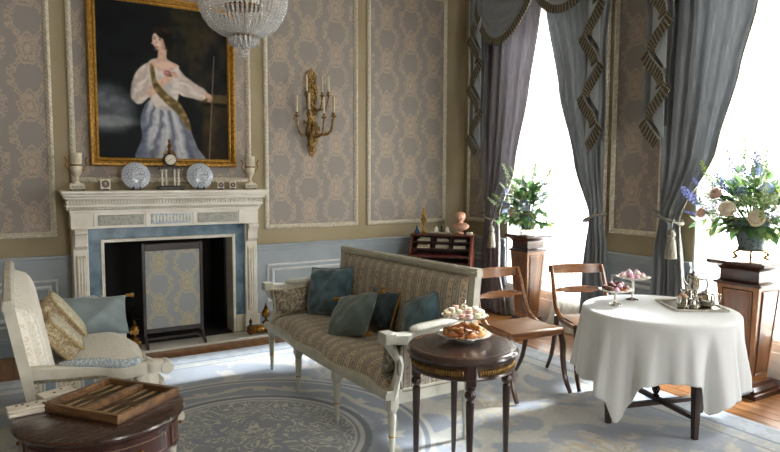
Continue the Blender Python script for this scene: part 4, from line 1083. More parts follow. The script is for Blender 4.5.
# directions: -x,-y face the camera
bouquet('bouquet of white and blue flowers with trailing leaves in urn on far pedestal',(P1[0]-.01,P1[1],.936),.38,.42,4,
  [((-.17,.03,.03),'rose',(-1,-.3,.2),1.0),((-.14,-.10,.10),'hyd',(-1,-.8,.4),1.1),((-.06,.16,.16),'green',(-1,0,.6),1),((-.03,.20,.22),'rose',(-.7,.3,.6),.8),((-.08,-.02,.20),'green',(-1,-1,.7),.9),((-.05,.0,.28),'wht',(-.1,0,1),1.0),((0,-.05,.32),'wht',(.0,-.2,1),1.0),((0,.1,.28),'del',(0,.4,1),1)])
bouquet('large bouquet of cream roses and blue flowers in urn on near right pedestal',(P2[0],P2[1],.936),.42,.38,9,
  [((-.26,.03,.08),'rose',(-1,-.5,.3),1.05),((-.22,-.13,.03),'rose',(-.8,-1,.1),1.12),((-.04,-.32,.16),'rose',(-.5,-1,.4),1.1),((-.23,.12,.18),'blush',(-1,.1,.5),.9),((-.15,.27,.04),'blush',(-1,.3,.2),.8),((-.15,.16,.10),'hyd',(-1,0,.5),.9),((-.17,-.01,.14),'green',(-1,-.7,.6),1.0),((-.1,-.16,.14),'green',(-.8,-1,.5),1.0),
   ((-.12,.28,.18),'del',(-.3,.5,.8),.7),((-.1,.30,.02),'del',(-.4,1,.2),.7),((-.05,-.02,.24),'del',(-.1,-.1,1),1.2),((-.12,.22,.22),'yel',(-.2,.4,1),1.1),((-.02,-.2,.25),'wht',(0,-.4,1),1.1)],1.4)
# ---------------------------------------------------------------- curtains
def cloth_mat(name,c1,c2,transl=.12):
    m,b=newmat(name); x,y,z,v=coords(); w_=noise(combine(x,y,z*.15),40,3); k=mix(w_.st(.3,.7),c1,c2)
    link(b,'Base Color',k); b.inputs['Roughness'].default_value=.55; b.inputs['Sheen Weight'].default_value=.3; b.inputs['Specular IOR Level'].default_value=.3
    t=X.nt.nodes.new('ShaderNodeBsdfTranslucent'); X.nt.links.new(k.k,t.inputs[0]); s=X.nt.nodes.new('ShaderNodeMixShader'); s.inputs[0].default_value=transl
    X.nt.links.new(b.outputs[0],s.inputs[1]); X.nt.links.new(t.outputs[0],s.inputs[2]); X.nt.links.new(s.outputs[0],X.nt.nodes['Material Output'].inputs[0])
    bump(b,noise(v,180,2),.2,.001); return m
M_curt=cloth_mat('curtain_slate_silk','80858a','71767a',.06); M_curt_backlit=cloth_mat('curtain_backlit_silk','7e7a80','706c72',.08); M_lining=cloth_mat('curtain_pale_lining','b4bcc0','a5afb4',.2)  # second silk: same curtain cloth with its backlit mauve tone put into the colour
M_edge=pm('curtain_edge_braid','8d8674','6e6858',.8,scale=90,bmp=.5)
def fr_mat():
    m,b=newmat('bullion_fringe'); x,y,z,v=coords(); n=noise(v,30,2); s=((y*1.0+x*.6+z*.25)*420).sin()
    link(b,'Base Color',mix(s.st(-.4,.4),'403c33','736c5b')); b.inputs['Roughness'].default_value=.8; bump(b,s,.6,.004); return m
M_fringe=fr_mat(); M_tas=pm('grey_tassel','8c887c','67645b',.8,scale=90,stretch=(1,1,.1),bmp=.6); M_rope=pm('grey_gold_rope','8d8a80','68665f',.7,scale=80,bmp=.6)
ZTOP=3.52
def curtain(label, mat, outer, inner, zt_, nf, ph, x0=XR-.105, dirn=1, edge=False):
    t=thing('curtain',label,'curtain',(x0,(interp(outer,.0)+interp(inner,.0))/2,0)); ox,oy=t.location.x,t.location.y
    def f_(u,v):
        z=.012+v*(ZTOP-.012); a=interp(outer,z); b=interp(inner,z); wdt=abs(a-b)
        g=math.exp(-((z-zt_)/.22)**2)
        amp=.032*(1-.45*g)*(.7+.6*sin(7*u+ph)**2)*(1 if z<zt_ else .75+.25*min(1,(z-zt_)/1.0))
        uu=u+.012*sin(3*z+9*u)
        x=-amp*sin(2*pi*nf*uu+ph+.35*sin(z*1.3))-.008*sin(2*pi*nf*2.3*uu+1.3)*(1-g) - .05*g*sin(pi*u)
        sag=0
        return (x, a+(b-a)*u-oy, z)
    obj('drape', MB().grid(f_,110,64), mat, t, smooth=180)
    if edge:
        P=[f_(1,v) for v in np.linspace(0,1,64)]; obj('edge_braid', MB().tube([(p[0]-.004,p[1],p[2]) for p in P],.006,6), M_edge, t)
    # tieback rope and hanging tassel
    ya,yb_=interp(outer,zt_)-oy,interp(inner,zt_)-oy; pts=[]
    for i in range(25):
        a=2*pi*i/24; c=(ya+yb_)/2; hw_=abs(ya-yb_)/2+.03
        pts.append((-.03+ -.075*cos(a)*1.0, c+hw_*sin(a), zt_+.035*sin(a)*(1 if ya>yb_ else -1)*1.2))
    obj('tieback', MB().tube(pts[:-1],.013,8,closed=True), M_rope, t)
    if not edge: return t
    ty=yb_; tx=-.115
    ts=obj('tassel', MB().lathe([(.004,0),(.012,-.005),(.030,-.03),(.034,-.05),(.022,-.07),(.026,-.08),(.036,-.10),(.045,-.20),(.047,-.235),(.03,-.238)][::-1],18,(tx,ty,zt_-.08)), M_tas, t)
    obj('cord', MB().tube([(tx+.03,ty,zt_-.005),(tx,ty,zt_-.05),(tx,ty,zt_-.082)],.006,6), M_rope, ts)
    return t
curtain('slate silk curtain at left of far window, toned mauve for backlight, tied back',M_curt_backlit,[(0,5.47),(.9,5.42),(1.09,5.40),(1.5,5.46),(3.5,5.50)],[(0,5.02),(.5,5.17),(1.09,5.17),(1.58,4.93),(2.38,4.76),(3.2,4.62),(3.55,4.60)],1.06,5,0.4,edge=True)
curtain('slate silk curtain at right of far window, tied back',M_curt,[(0,3.70),(.9,3.74),(1.14,3.775),(1.7,3.80),(3.5,3.83)],[(0,4.02),(.64,3.98),(1.14,3.93),(1.66,4.13),(2.34,4.34),(3.2,4.54),(3.55,4.57)],1.14,5,2.0)
curtain('slate silk curtain at left of near window, sweeping to its tieback',M_curt,[(0,3.28),(.9,3.235),(1.18,3.2),(1.7,3.20),(3.5,3.27)],[(0,2.90),(.58,2.97),(1.18,3.02),(1.71,2.735),(2.28,2.59),(2.74,2.49),(3.55,2.40)],1.18,5,.8,edge=True)
# ---- swagged valances with fringed tails
M_fr1=pm('fringe_dark','4a463b','3b382f',.85,scale=60); M_fr2=pm('fringe_gold','8b8168','746b55',.85,scale=60)
def fringe(par, P, L):
    P=[Vector(p) for p in P]; D=[0.0]
    for a,b in zip(P,P[1:]): D.append(D[-1]+(b-a).length)
    n=int(D[-1]/.011); A,B_=MB(),MB(); j=0
    for i in range(n):
        d=D[-1]*i/n
        while D[j+1]<d: j+=1
        t_=(d-D[j])/max(1e-6,D[j+1]-D[j]); p=P[j].lerp(P[j+1],t_); tg=(P[j+1]-P[j]).normalized()
        w_=.0052; dr=Vector((0,0,-1)); nr=Vector((0,tg.z,-tg.y))
        if nr.z>0: nr=-nr
        dv=(dr*.55+nr*.75).normalized()*L if abs(tg.z)>.3 else dr*L
        sd=tg*w_
        x0=Vector((-.012,0,0)); mb=(A if i%3 else B_)
        q=[p-sd,p+sd,p+sd*.9+dv,p-sd*.9+dv]
        mb.loft([[tuple(v+x0) for v in q],[tuple(v-x0*.3) for v in q]])
    obj('fringe_strands', A, M_fr1, par, kind='stuff'); obj('fringe_strands', B_, M_fr2, par, kind='stuff')
    obj('fringe_braid', MB().tube(P,.009,6), M_rope, par)
def valance(label,c,only_left=False):
    t=thing('swag_valance',label,'valance',(XR-.15,c,2.4)); oz=2.4
    obj('pelmet_board', MB().box(.02,.149,-.94,.94,ZTOP+.04-oz,ZTOP+.09-oz,.006).box(-.06,.02,-.96,.96,ZTOP+.03-oz,ZTOP+.14-oz,.01), M_gold, t)
    for s_ in (1,-1):
        def sw(u,v):
            y=s_*(.0+.90*u); sag=(.04+(.47 if s_>0 else .33)*v)*sin(pi*min(1,u*1.0))**.8*(1 if True else 0)
            z=ZTOP+.03-.02*v-sag-.10*v*(1-u)-.05*v*u
            x=-.055-.05*v*sin(pi*u)-.014*sin(v*26+u*2)*sin(pi*u)
            return (x,y,z-oz)
        w=obj('swag', MB().grid(sw,41,33), M_curt, t, smooth=180)
        fringe(w, [tuple(sw(u,1)) for u in np.linspace(.02,.98,70)], .075)
        # cascade tail: gathered cloth with its fringed hem winding down
        yt0=s_*.70; zt0=ZTOP+.02; zl=1.80
        def tail(u,v):
            z=zt0-(zt0-zl-.12*(1-u))*v; y=yt0+s_*(.26*u)*(1-.15*v)+s_*.015*sin(9*v)
            return (-.065-.022*sin(u*19+v*2),y,z-oz)
        k=obj('tail', MB().grid(tail,31,25), M_curt, t, smooth=180)
        P=[]
        for i in range(90):
            v=i/89; z=zt0-.35-(zt0-.35-zl)*v; ph=v*2*pi*2.6
            P.append((-.125-.012*cos(ph), yt0+s_*(.10+.075*sin(ph)), z-oz))
        fringe(k, P, .085)
        # pale lining showing between the folds of the hem
        for q in range(5):
            vv=(q*.5+.25)/2.6
            if vv>1: break
            z=zt0-.35-(zt0-.35-zl)*vv-oz; sg=1 if q%2==0 else -1
            yc=yt0+s_*(.10+.01*sg)
            obj('lining_fold', MB().ext([(yc+s_*sg*.05,z),(yc-s_*sg*.07,z+.17),(yc-s_*sg*.075,z-.17)],-.100,-.092,'x'), M_lining, k)
    obj('rosette', MB().lathe([(.005,-.03),(.05,-.02),(.06,0),(.04,.02),(.005,.025)],16).xf(Matrix.Translation((-.09,0,ZTOP+.0-oz))@Matrix.Rotation(-pi/2,4,'Y')), M_curt, t)
    return t
valance('swagged slate silk valance with fringed tails over the far window',4.62)
valance('swagged slate silk valance with fringed tails over the near right window',2.37)
# ---- sheers
def sheer(label,y0,y1,mat,x0,nf,z0=.02,puddle=0.0,amp=.02):
    def f_(u,v):
        z=z0+v*(3.38-z0); y=y0+(y1-y0)*u; lo_=max(0,1-(z-z0)/.35)
        return (x0+amp*sin(2*pi*nf*u)-puddle*lo_**2, y+ (y1-y0)*.15*puddle*4*(u-.5)*lo_, z)
    o=obj('sheer_curtain', MB().grid(f_,int(nf*10)+1,30), mat, smooth=180); tag(o,label,'curtain'); return o
for i,(c,nm) in enumerate(((WIN[0],'far'),(WIN[1],'near right'))):
    sheer('thin white voile stretched across the glass of the %s window'%nm,c-WHALF+.03,c+WHALF-.03,M_sheer,XR+.13,14,WZ0+.035)
sheer('gathered white voile falling to the floor beside the far pedestal',4.01,4.41,M_sheer2,XR-.052,6,.016,.10,.011)
sheer('gathered white voile falling to the floor at the right edge behind the pedestal',1.75,2.13,M_sheer2,XR-.052,6,.016,.14,.011)
# ---------------------------------------------------------------- chandelier
m,b=newmat('crystal'); x,y,z,v=coords(); n_=noise(v,60,1); link(b,'Base Color',mix(n_,'ffffff','f0f2f2')); b.inputs['Roughness'].default_value=.03; b.inputs['Transmission Weight'].default_value=.75; b.inputs['IOR'].default_value=1.5; b.inputs['Specular IOR Level'].default_value=.9; M_cry=m
CH=(1.105,3.35)
t=thing('chandelier','crystal basket chandelier of beaded strands hanging above the rug','chandelier',(CH[0],CH[1],2.14))
oz=2.14
def R_(z): return interp([(2.255,.075),(2.275,.13),(2.31,.18),(2.36,.213),(2.42,.231),(2.50,.238),(2.62,.245)],z)
for z,w_ in ((2.62,.010),(2.255,.006)):
    obj('ring', MB().tube([(R_(z)*cos(2*pi*i/40),R_(z)*sin(2*pi*i/40),z-oz) for i in range(40)],w_,8,closed=True), M_brass, t)
ico=[(0,0,1),(.894,0,.447),(.276,.851,.447),(-.724,.526,.447),(-.724,-.526,.447),(.276,-.851,.447),(.724,.526,-.447),(-.276,.851,-.447),(-.894,0,-.447),(-.276,-.851,-.447),(.724,-.526,-.447),(0,0,-1)]
icf=[(0,1,2),(0,2,3),(0,3,4),(0,4,5),(0,5,1),(1,6,2),(2,7,3),(3,8,4),(4,9,5),(5,10,1),(6,7,2),(7,8,3),(8,9,4),(9,10,5),(10,6,1),(11,7,6),(11,8,7),(11,9,8),(11,10,9),(11,6,10)]
def bead(mb,p,r,sz=1.0): mb.add([(p[0]+x*r,p[1]+y*r,p[2]+z*r*sz) for x,y,z in ico],icf)
st=MB(); zs=[2.258]
while zs[-1]<2.61:
    z=zs[-1]; slope=(R_(z+.005)-R_(z))/.005; zs.append(z+.0165/sqrt(1+slope*slope)*(1 if z<2.40 else 1.0))
for z in zs: bead(st,(R_(z),0,z-oz),.0085 if z<2.42 else .0065, 1.0 if z<2.42 else 1.5)
sm_=st.mesh('bead_strand',0); sm_.materials.append(M_cry)
for k in range(56): obj('bead_strand', sm_, M_cry, t, (0,0,0),(0,0,2*pi*k/56))
# tent of chains up to a small crown (mostly above the picture)
st=MB(); 
for i in range(26):
    u=i/25; r=.235*(1-u)**1.3+.06*u; bead(st,(r,0,2.64+.62*u-oz),.0085,1.5)
sm_=st.mesh('chain_strand',0); sm_.materials.append(M_cry)
for k in range(28): obj('chain_strand', sm_, M_cry, t, (0,0,0),(0,0,2*pi*k/28))
obj('crown', MB().lathe([(.02,3.2-oz),(.07,3.24-oz),(.10,3.30-oz),(.09,3.31-oz),(.05,3.27-oz),(.02,3.28-oz)],24), M_brass, t)
obj('stem', MB().tube([(0,0,2.30-oz),(0,0,ZC-.03-oz)],.009,8), M_brass, t)
obj('ceiling_rose', MB().lathe([(.10,ZC-.001-oz),(.09,ZC-.02-oz),(.03,ZC-.05-oz),(.01,ZC-.06-oz)],24), M_brass, t)
obj('lamp_plate', MB().lathe([(.01,2.40-oz),(.10,2.405-oz),(.10,2.415-oz),(.01,2.42-oz)],20), M_brass, t)
for k in range(6):
    a=k*pi/3; c=obj('candle_tube', MB().lathe([(.011,2.42-oz),(.011,2.52-oz),(.004,2.525-oz)],8,(.08*cos(a),.08*sin(a),0)), M_white, t)
# lower cluster of drops and a ball
drop=MB().lathe([(.001,0),(.008,.012),(.010,.022),(.006,.045),(.001,.055)],6).mesh('drop',0); drop.materials.append(M_cry)
for r,n,z in ((.075,18,2.205),(.05,12,2.195),(.025,7,2.185)):
    for k in range(n):
        a=2*pi*k/n; obj('drop', drop, M_cry, t, (r*cos(a),r*sin(a),z-oz))
obj('ring', MB().tube([(.055*cos(2*pi*i/24),.055*sin(2*pi*i/24),2.252-oz) for i in range(24)],.004,6,closed=True), M_brass, t)
obj('ball', MB().lathe([(.004,.045),(.018,.04),(.026,.025),(.018,.007),(.004,.0)][::-1],10), M_cry, t, smooth=0)
obj('ball_link', MB().tube([(0,0,.043),(0,0,.115)],.003,6), M_brass, t)

# ---------------------------------------------------------------- wall sconce
t=thing('wall_sconce','gilt wall sconce with two tiers of ivory candles on the damask panel','sconce',(2.66,YB-.0065,1.70))
M_wax=pm('candle_wax','d8cdb4','c9bb9c',.5,scale=10); M_gs=pm('sconce_gilt','a8894e','5c4626',.4,.55,scale=60,bmp=.4)
out=[(0,.0),(.03,.04),(.05,.10),(.035,.16),(.065,.24),(.05,.34),(.03,.42),(.045,.55),(.07,.66),(.05,.76),(.06,.83),(.0,.90)]
ol=[(x,z) for x,z in out]+[(-x,z) for x,z in out[::-1][1:-1]]
obj('backplate', MB().ext(ol,-.018,.0,'y'), M_gs, t)
mb=MB()
for i in range(70):
    rn=random; z=rn.uniform(.06,.86); x=rn.uniform(-.05,.05); mb.ell((x,-.022,z),(.012,.012,.014),6,4)
for i in range(110):
    z=random.uniform(.06,.36); rr=.02+.09*((z-.04)/.34)*random.random(); a=random.uniform(pi,2*pi); mb.ell((rr*cos(a),-.03+rr*sin(a)*.8,z),(.012,.010,.018),6,4)
obj('leaf_ornament', mb, M_gs, t, kind='stuff')
arms=[(-.20,-.10,.42),(-.11,-.20,.44),(.02,-.26,.40),(.15,-.22,.42),(.20,-.10,.44),(-.10,-.12,.63),(.04,-.18,.62),(.14,-.12,.64)]
for (ax_,ay,az) in arms:
    z0=az-.12 if az<.5 else az-.08
    P=spline([(0,-.018,z0-.03),(ax_*.4,ay*.4,z0-.08),(ax_*.85,ay*.85,z0-.05),(ax_,ay,az-.03)],6)
    a=obj('arm', MB().tube(P,.009,7), M_gs, t)
    obj('candle_cup', MB().lathe([(.004,-.035),(.016,-.02),(.028,-.012),(.03,-.008),(.012,-.005),(.014,.018),(.017,.022),(.008,.022)],12,(ax_,ay,az)), M_gs, a)
    obj('candle', MB().lathe([(.0095,.0),(.0095,.155),(.006,.162),(.001,.163)],10,(ax_,ay,az+.023)), M_wax, a)
    dm=MB().lathe([(.001,0),(.007,.012),(.004,.03),(.001,.034)],6,(ax_*.9,ay*.9,az-.085)); obj('crystal_drop', dm, M_cry, a, smooth=0)

# ---------------------------------------------------------------- on the mantel shelf
YM=5.74
M_stone=pm('urn_alabaster','cfc7b2','b0a68e',.45,scale=14); M_dark=pm('dark_ebonised','1d1a17','2a2521',.4,scale=20)
def urn(label,x):
    t=thing('urn',label,'urn',(x,YM,ZM),0,'mantel urns')
    obj('base', MB().box(-.058,.058,-.04,.04,.012,.05,.005).box(-.05,.05,-.034,.034,.05,.06,.003), M_stone, t)
    obj('base_panel', MB().box(-.042,.042,-.0435,-.0405,.02,.042,.002), M_greymar, t)
    for sx in (-1,1):
        for sy in (-1,1): obj('foot', MB().ell((sx*.045,sy*.028,.0065),(.009,.009,.0065),8,6), M_brass, t)
    obj('stem', MB().lathe([(.03,.06),(.03,.068),(.014,.078),(.011,.10),(.016,.115)],16), M_stone, t)
    b=obj('bowl', MB().lathe([(.014,.113),(.03,.13),(.044,.16),(.048,.195),(.044,.21),(.046,.215),(.046,.30),(.05,.31),(.046,.312),(.04,.30)],22), M_stone, t)
    obj('band', MB().lathe([(.045,.205),(.0495,.208),(.0495,.214),(.045,.217)],22), M_brass, b)
    for s_ in (-1,1):
        P=spline([(s_*.044,0,.16),(s_*.075,0,.20),(s_*.07,0,.25),(s_*.085,0,.275)],6); obj('handle', MB().tube(P,.005,6), M_brass, t)
urn('alabaster urn with dark handles at the left end of the mantel',.463)
urn('alabaster urn with dark handles at the right end of the mantel',1.935)
def miniature(label,x,w_,h_,col,grp):
    t=thing('miniature_portrait',label,'picture frame',(x,YM-.01,ZM),0,grp)
    R=Matrix.Rotation(rad(-8),4,'X')
    obj('stand', MB().box(-w_*.3,w_*.3,-.012,.03,0,.014,.002), M_dark, t)
    obj('mount', MB().box(-w_/2,w_/2,-.006,.006,.010,.012+h_,.004).xf(R), M_bone, t)
    e=lambda k,d:[(k*w_*cos(2*pi*i/20),.012+h_*.5+k*h_*sin(2*pi*i/20)) for i in range(20)]
    obj('oval_rim', MB().tube([(u,-.0085,v) for u,v in e(.33,0)],.004,6,closed=True).xf(R), M_dark, t)
    obj('oval_picture', MB().ext(e(.31,0),-.0085,-.0055,'y').xf(R), pm('miniature_paint',col,'8d7a6a',.4,scale=60), t)
    obj('oval_head', MB().ell((0,-.0085,.012+h_*.56),(w_*.10,.003,h_*.14),10,6).xf(R), pm('miniature_skin','c9a48c','b8917a',.5,scale=40), t)
miniature('square ivory miniature portrait beside the left mantel urn',.679,.078,.085,'5b5a58','miniatures on the mantel')
miniature('small oval miniature portrait next to the right mantel plate',1.655,.058,.062,'6a6258','miniatures on the mantel')
miniature('small oval miniature portrait nearest the right mantel urn',1.768,.058,.062,'4f4a46','miniatures on the mantel')
def plate_mat(seed):
    m,b=newmat('blue_white_china'); x,y,z,v=coords(); d=(x*x+z*z).sqrt(); th=z.at2(x); n=noise(v,55,3,.6,.5)
    fl=n.st(.50,.56)*d.st(.062,.05); rim=((th*24).cos()*.5+.5)*d.band(.082,.112,.003); vine=(d-.068+((th*12).sin())*.006+(n-.5)*.012).abs().st(.006,.003)
    c=mix(fl*.7,'b9bec4','55637c'); c=mix(vine*.8,c,'5d6f92'); c=mix(rim*.5,c,'7888a6'); c=mix(d.band(.113,.13,.002)*.6,c,'8b98ae')
    link(b,'Base Color',c); b.inputs['Roughness'].default_value=.15; return m
M_plate=plate_mat(1)
def plate(label,x):
    t=thing('display_plate',label,'plate',(x,YM,ZM),0,'plates on the mantel')
    R=Matrix.Translation((0,.0,.128))@Matrix.Rotation(rad(-12),4,'X')
    pmb=MB().lathe([(.001,.004),(.065,.004),(.078,.0),(.116,-.014),(.118,-.012),(.08,.006),(.065,.012),(.001,.012)],40)
    o=obj('plate', pmb.xf(Matrix.Rotation(pi/2,4,'X')), M_plate, t); o.matrix_local=R
    obj('stand', MB().box(-.035,.035,-.03,.04,0,.012,.003).box(-.035,-.02,-.034,-.024,.012,.03,.002).box(.02,.035,-.034,-.024,.012,.03,.002), M_dark, t)
plate('blue and white china plate on the mantel left of the clock',.925)
plate('blue and white china plate on the mantel right of the clock',1.47)
t=thing('mantel_clock','portico mantel clock with white columns and dark drum dial on the mantel','clock',(1.21,YM+.01,ZM))
obj('base', MB().box(-.11,.11,-.05,.05,.008,.03,.004).box(-.095,.095,-.042,.042,.03,.038,.003), M_dark, t)
for sx in (-1,1):
    for sy in (-1,1): obj('foot', MB().lathe([(.008,0),(.011,.004),(.008,.0085)],10,(sx*.095,sy*.038,0)), M_brass, t)
M_col=pm('column_marble','d8d3c6','c7c1b2',.3,scale=20)
for xx in (-.07,-.035,.035,.07):
    c=obj('column', MB().lathe([(.009,.038),(.012,.042),(.008,.05),(.0075,.17),(.011,.178),(.012,.183)],12,(xx,0,0)), M_col, t)
obj('entablature', MB().box(-.095,.095,-.035,.035,.183,.20,.003).box(-.075,.075,-.03,.03,.20,.21,.003), M_dark, t)
d=obj('dial_drum', MB().lathe([(.03,-.03),(.052,-.03),(.058,-.024),(.058,.024),(.05,.03),(.03,.03)],28).xf(Matrix.Translation((0,0,.268))@Matrix.Rotation(pi/2,4,'X')), M_dark, t)
obj('dial', MB().lathe([(.001,.0),(.045,.0),(.045,.003),(.001,.004)],28).xf(Matrix.Translation((0,-.030,.268))@Matrix.Rotation(pi/2,4,'X')), M_bone, d)
for k in range(12):
    a=k*pi/6; obj('hour_mark', MB().box(-.002,.002,-.0358,-.0345,.032,.041).xf(Matrix.Translation((0,0,.268))@Matrix.Rotation(a,4,'Y')), M_pip, d)
for a,L in ((.9,.022),(-2.2,.034)): obj('clock_hand', MB().box(-.0015,.0015,-.0368,-.0356,0,L).xf(Matrix.Translation((0,0,.268))@Matrix.Rotation(a,4,'Y')), M_pip, d)
fg=MB(); fg.lathe([(.02,.325),(.024,.335),(.012,.35),(.016,.37),(.022,.385),(.012,.405),(.006,.41),(.013,.425),(.014,.435),(.006,.448),(.001,.45)],12); fg.tube(spline([(.0,0,.345),(.035,0,.335),(.055,0,.31)],5),.007,6); fg.tube(spline([(0,0,.345),(-.035,0,.335),(-.055,0,.31)],5),.007,6)
obj('finial_figure', fg, M_brass, t)

# ---------------------------------------------------------------- fire screen, andirons
M_scr=damask('screen_brocade','8b9093','ada282','x',.24,.36,.7,dark='7b8388')
t=thing('fire_screen','dark framed fire screen with blue grey floral brocade panel before the hearth','fire screen',(1.185,5.615,.022))
M_eb=wood('screen_dark_wood','170f0b','2a1b13',.35,'z',3,.3)
for s_ in (-1,1):
    obj('upright', MB().box(s_*.243-.014,s_*.243+.014,-.012,.012,.05,.90,.003), M_eb, t)
    obj('foot', MB().loft([[(s_*.243-.012,y,z0),(s_*.243+.012,y,z0),(s_*.243+.012,y,z1),(s_*.243-.012,y,z1)] for y,z0,z1 in ((-.115,0,.018),(-.07,.02,.05),(-.03,.045,.10),(.03,.045,.10),(.07,.02,.05),(.115,0,.018))]), M_eb, t)
obj('top_rail', MB().box(-.229,.229,-.011,.011,.835,.895,.003), M_eb, t)
obj('bottom_rail', MB().box(-.229,.229,-.011,.011,.115,.155,.003), M_eb, t)
obj('stretcher', MB().box(-.229,.229,-.008,.008,.055,.075,.003), M_eb, t)
obj('brocade_panel', MB().box(-.229,.229,-.006,.006,.155,.835), M_scr, t)
def andiron(label,x,y,sc=1.0,small=True):
    t=thing('andiron',label,'andiron',(x,y,.022),0,'brass andirons on the hearth'); t.scale=(sc,)*3
    obj('body', MB().box(-.10,.10,-.03,.03,.012,.075,.006).box(-.095,.095,-.034,-.03,.025,.062,.003), M_brass, t)
    for s_ in (-1,1): obj('foot', MB().ell((s_*.08,0,.008),(.014,.02,.008),8,6), M_brass, t)
    u=obj('urn_finial', MB().lathe([(.02,.075),(.03,.08),(.03,.10),(.012,.11),(.01,.125),(.03,.14),(.036,.165),(.026,.195),(.012,.205),(.018,.212),(.008,.225),(.004,.25),(.001,.255)],18,(.055,0,0)), M_brass, t)
    for k in range(4): obj('gilt_boss', MB().ell((.055+.034*cos(k*pi/2-.8),.034*sin(k*pi/2-.8),.165),.007,6,4), M_brasslt, u)
    obj('small_finial', MB().lathe([(.012,.075),(.016,.08),(.008,.09),(.015,.105),(.012,.12),(.004,.13),(.001,.145)],14,(-.075,0,0)), M_dark, t)
    obj('mask_relief', MB().ell((0,-.034,.044),(.03,.008,.016),10,6), M_brasslt, t)
andiron('brass andiron with urn finial at the right foot of the fireplace',1.95,5.565,1.15)
andiron('brass andiron half hidden behind the settee at the left of the fire screen',.80,5.60)
# ---------------------------------------------------------------- silver, cake stands and pastries
M_silver=pm('polished_silver','c9c6bf','b3afa6',.16,1.0,scale=15); M_silvdk=pm('silver_tray','bdbab2','a5a198',.2,1.0,scale=20)
M_china=pm('white_china','e3e0d8','d6d2c8',.25,scale=10)
tr=thing('silver_tray','rectangular silver tray on the white cloth with the tea service','tray',(3.575,2.285,ZT),rad(-33))
obj('tray_plate', MB().box(-.15,.15,-.165,.165,.004,.009,.002), M_silvdk, tr)
obj('tray_rim', MB().frame(-.155,.155,-.17,.17,[(0,0),(0,.012),(.004,.016),(.008,.010),(.012,.004),(.012,0)],'xz').xf(Matrix.Rotation(-pi/2,4,'X')@Matrix.Scale(1,4)), M_silver, tr)
for sx in (-1,1):
    for sy in (-1,1): obj('foot', MB().ell((sx*.12,sy*.13,.0025),(.012,.012,.0025),8,6), M_silver, tr)
ZY=ZT+.0095
def pot(name,label,loc,prof,rz,spout,handle,lid,hm=None,s=1.0):
    t=thing(name,label,'teaware',loc,rz); t.scale=(s,)*3
    obj('body', MB().lathe(prof,28), M_silver, t)
    if lid: obj('lid', MB().lathe(lid,24), M_silver, t); obj('knob', MB().ell((0,0,lid[-1][1]+.006),.007,10,8), hm or M_silver, t)
    if spout: obj('spout', MB().tube(spline(spout[0],6),[spout[1][0]+(spout[1][1]-spout[1][0])*i/(6*(len(spout[0])-1)) for i in range(6*(len(spout[0])-1)+1)],10), M_silver, t)
    if handle: obj('handle', MB().tube(spline(handle,7),.005,8), hm or M_silver, t)
    return t
pot('coffee_pot','tall cylindrical silver coffee pot with dark handle at the back of the tray',(3.675,2.335,ZY),[(.035,0),(.043,.004),(.044,.015),(.040,.03),(.038,.15),(.040,.155),(.036,.158)],rad(-35),[[(-.036,0,.11),(-.052,0,.125),(-.06,0,.152)],(.012,.007)],[(.036,0,.14),(.075,0,.145),(.085,0,.10),(.06,0,.06),(.038,0,.05)],[(.039,.158),(.034,.172),(.015,.182),(.003,.186)],M_dark)
pot('teapot','squat round silver teapot with loop handle at the front right of the tray',(3.605,2.205,ZY),[(.03,0),(.036,.004),(.05,.02),(.055,.05),(.048,.078),(.034,.086),(.030,.087)],rad(-30),[[(-.048,0,.035),(-.075,0,.055),(-.088,0,.083)],(.013,.006)],[(.05,0,.07),(.085,0,.075),(.088,0,.04),(.052,0,.025)],[(.034,.0865),(.026,.096),(.003,.101)])
pot('cream_jug','small silver cream jug between sugar bowl and teapot on the tray',(3.506,2.228,ZY),[(.018,0),(.024,.003),(.028,.02),(.024,.045),(.022,.06),(.027,.07),(.024,.069),(.02,.055)],rad(150),[[(-.022,0,.055),(-.034,0,.066),(-.04,0,.072)],(.012,.006)],[(.022,0,.06),(.045,0,.06),(.042,0,.025),(.026,0,.015)],None,None,.82)
pot('hot_water_jug','straight sided silver jug standing in front of the coffee pot',(3.57,2.315,ZY),[(.028,0),(.033,.003),(.034,.012),(.031,.02),(.032,.085),(.034,.09),(.030,.088),(.027,.05)],rad(200),[[(-.03,0,.07),(-.042,0,.082),(-.05,0,.09)],(.012,.006)],[(.03,0,.08),(.06,0,.08),(.06,0,.035),(.032,0,.02)],None)
t=thing('sugar_bowl','silver sugar bowl heaped with pale sugar lumps at the front left of the tray','bowl',(3.475,2.275,ZY))
obj('bowl', MB().lathe([(.022,0),(.03,.003),(.034,.02),(.036,.058),(.038,.062),(.034,.061),(.031,.05),(.001,.045)],24), M_silver, t)
M_sugar=[pm('sugar_pale','d6c3b0','c6ad97',.7,scale=40,bmp=.3),pm('sugar_brown','b98f6f','a67a58',.7,scale=40,bmp=.3)]
rn=random.Random(2)
for i in range(16):
    a=rn.uniform(0,6.28); r=rn.uniform(0,.026); z=.058+.016*(1-(r/.026)**2)+rn.uniform(0,.006)
    mb=MB().box(-.008,.008,-.007,.007,-.006,.006,.002).xf(Matrix.Translation((r*cos(a),r*sin(a),z))@Matrix.Rotation(rn.uniform(0,3),4,'Z')@Matrix.Rotation(rn.uniform(-.6,.6),4,'X')); obj('sugar_lump', mb, M_sugar[i%3==0], t)

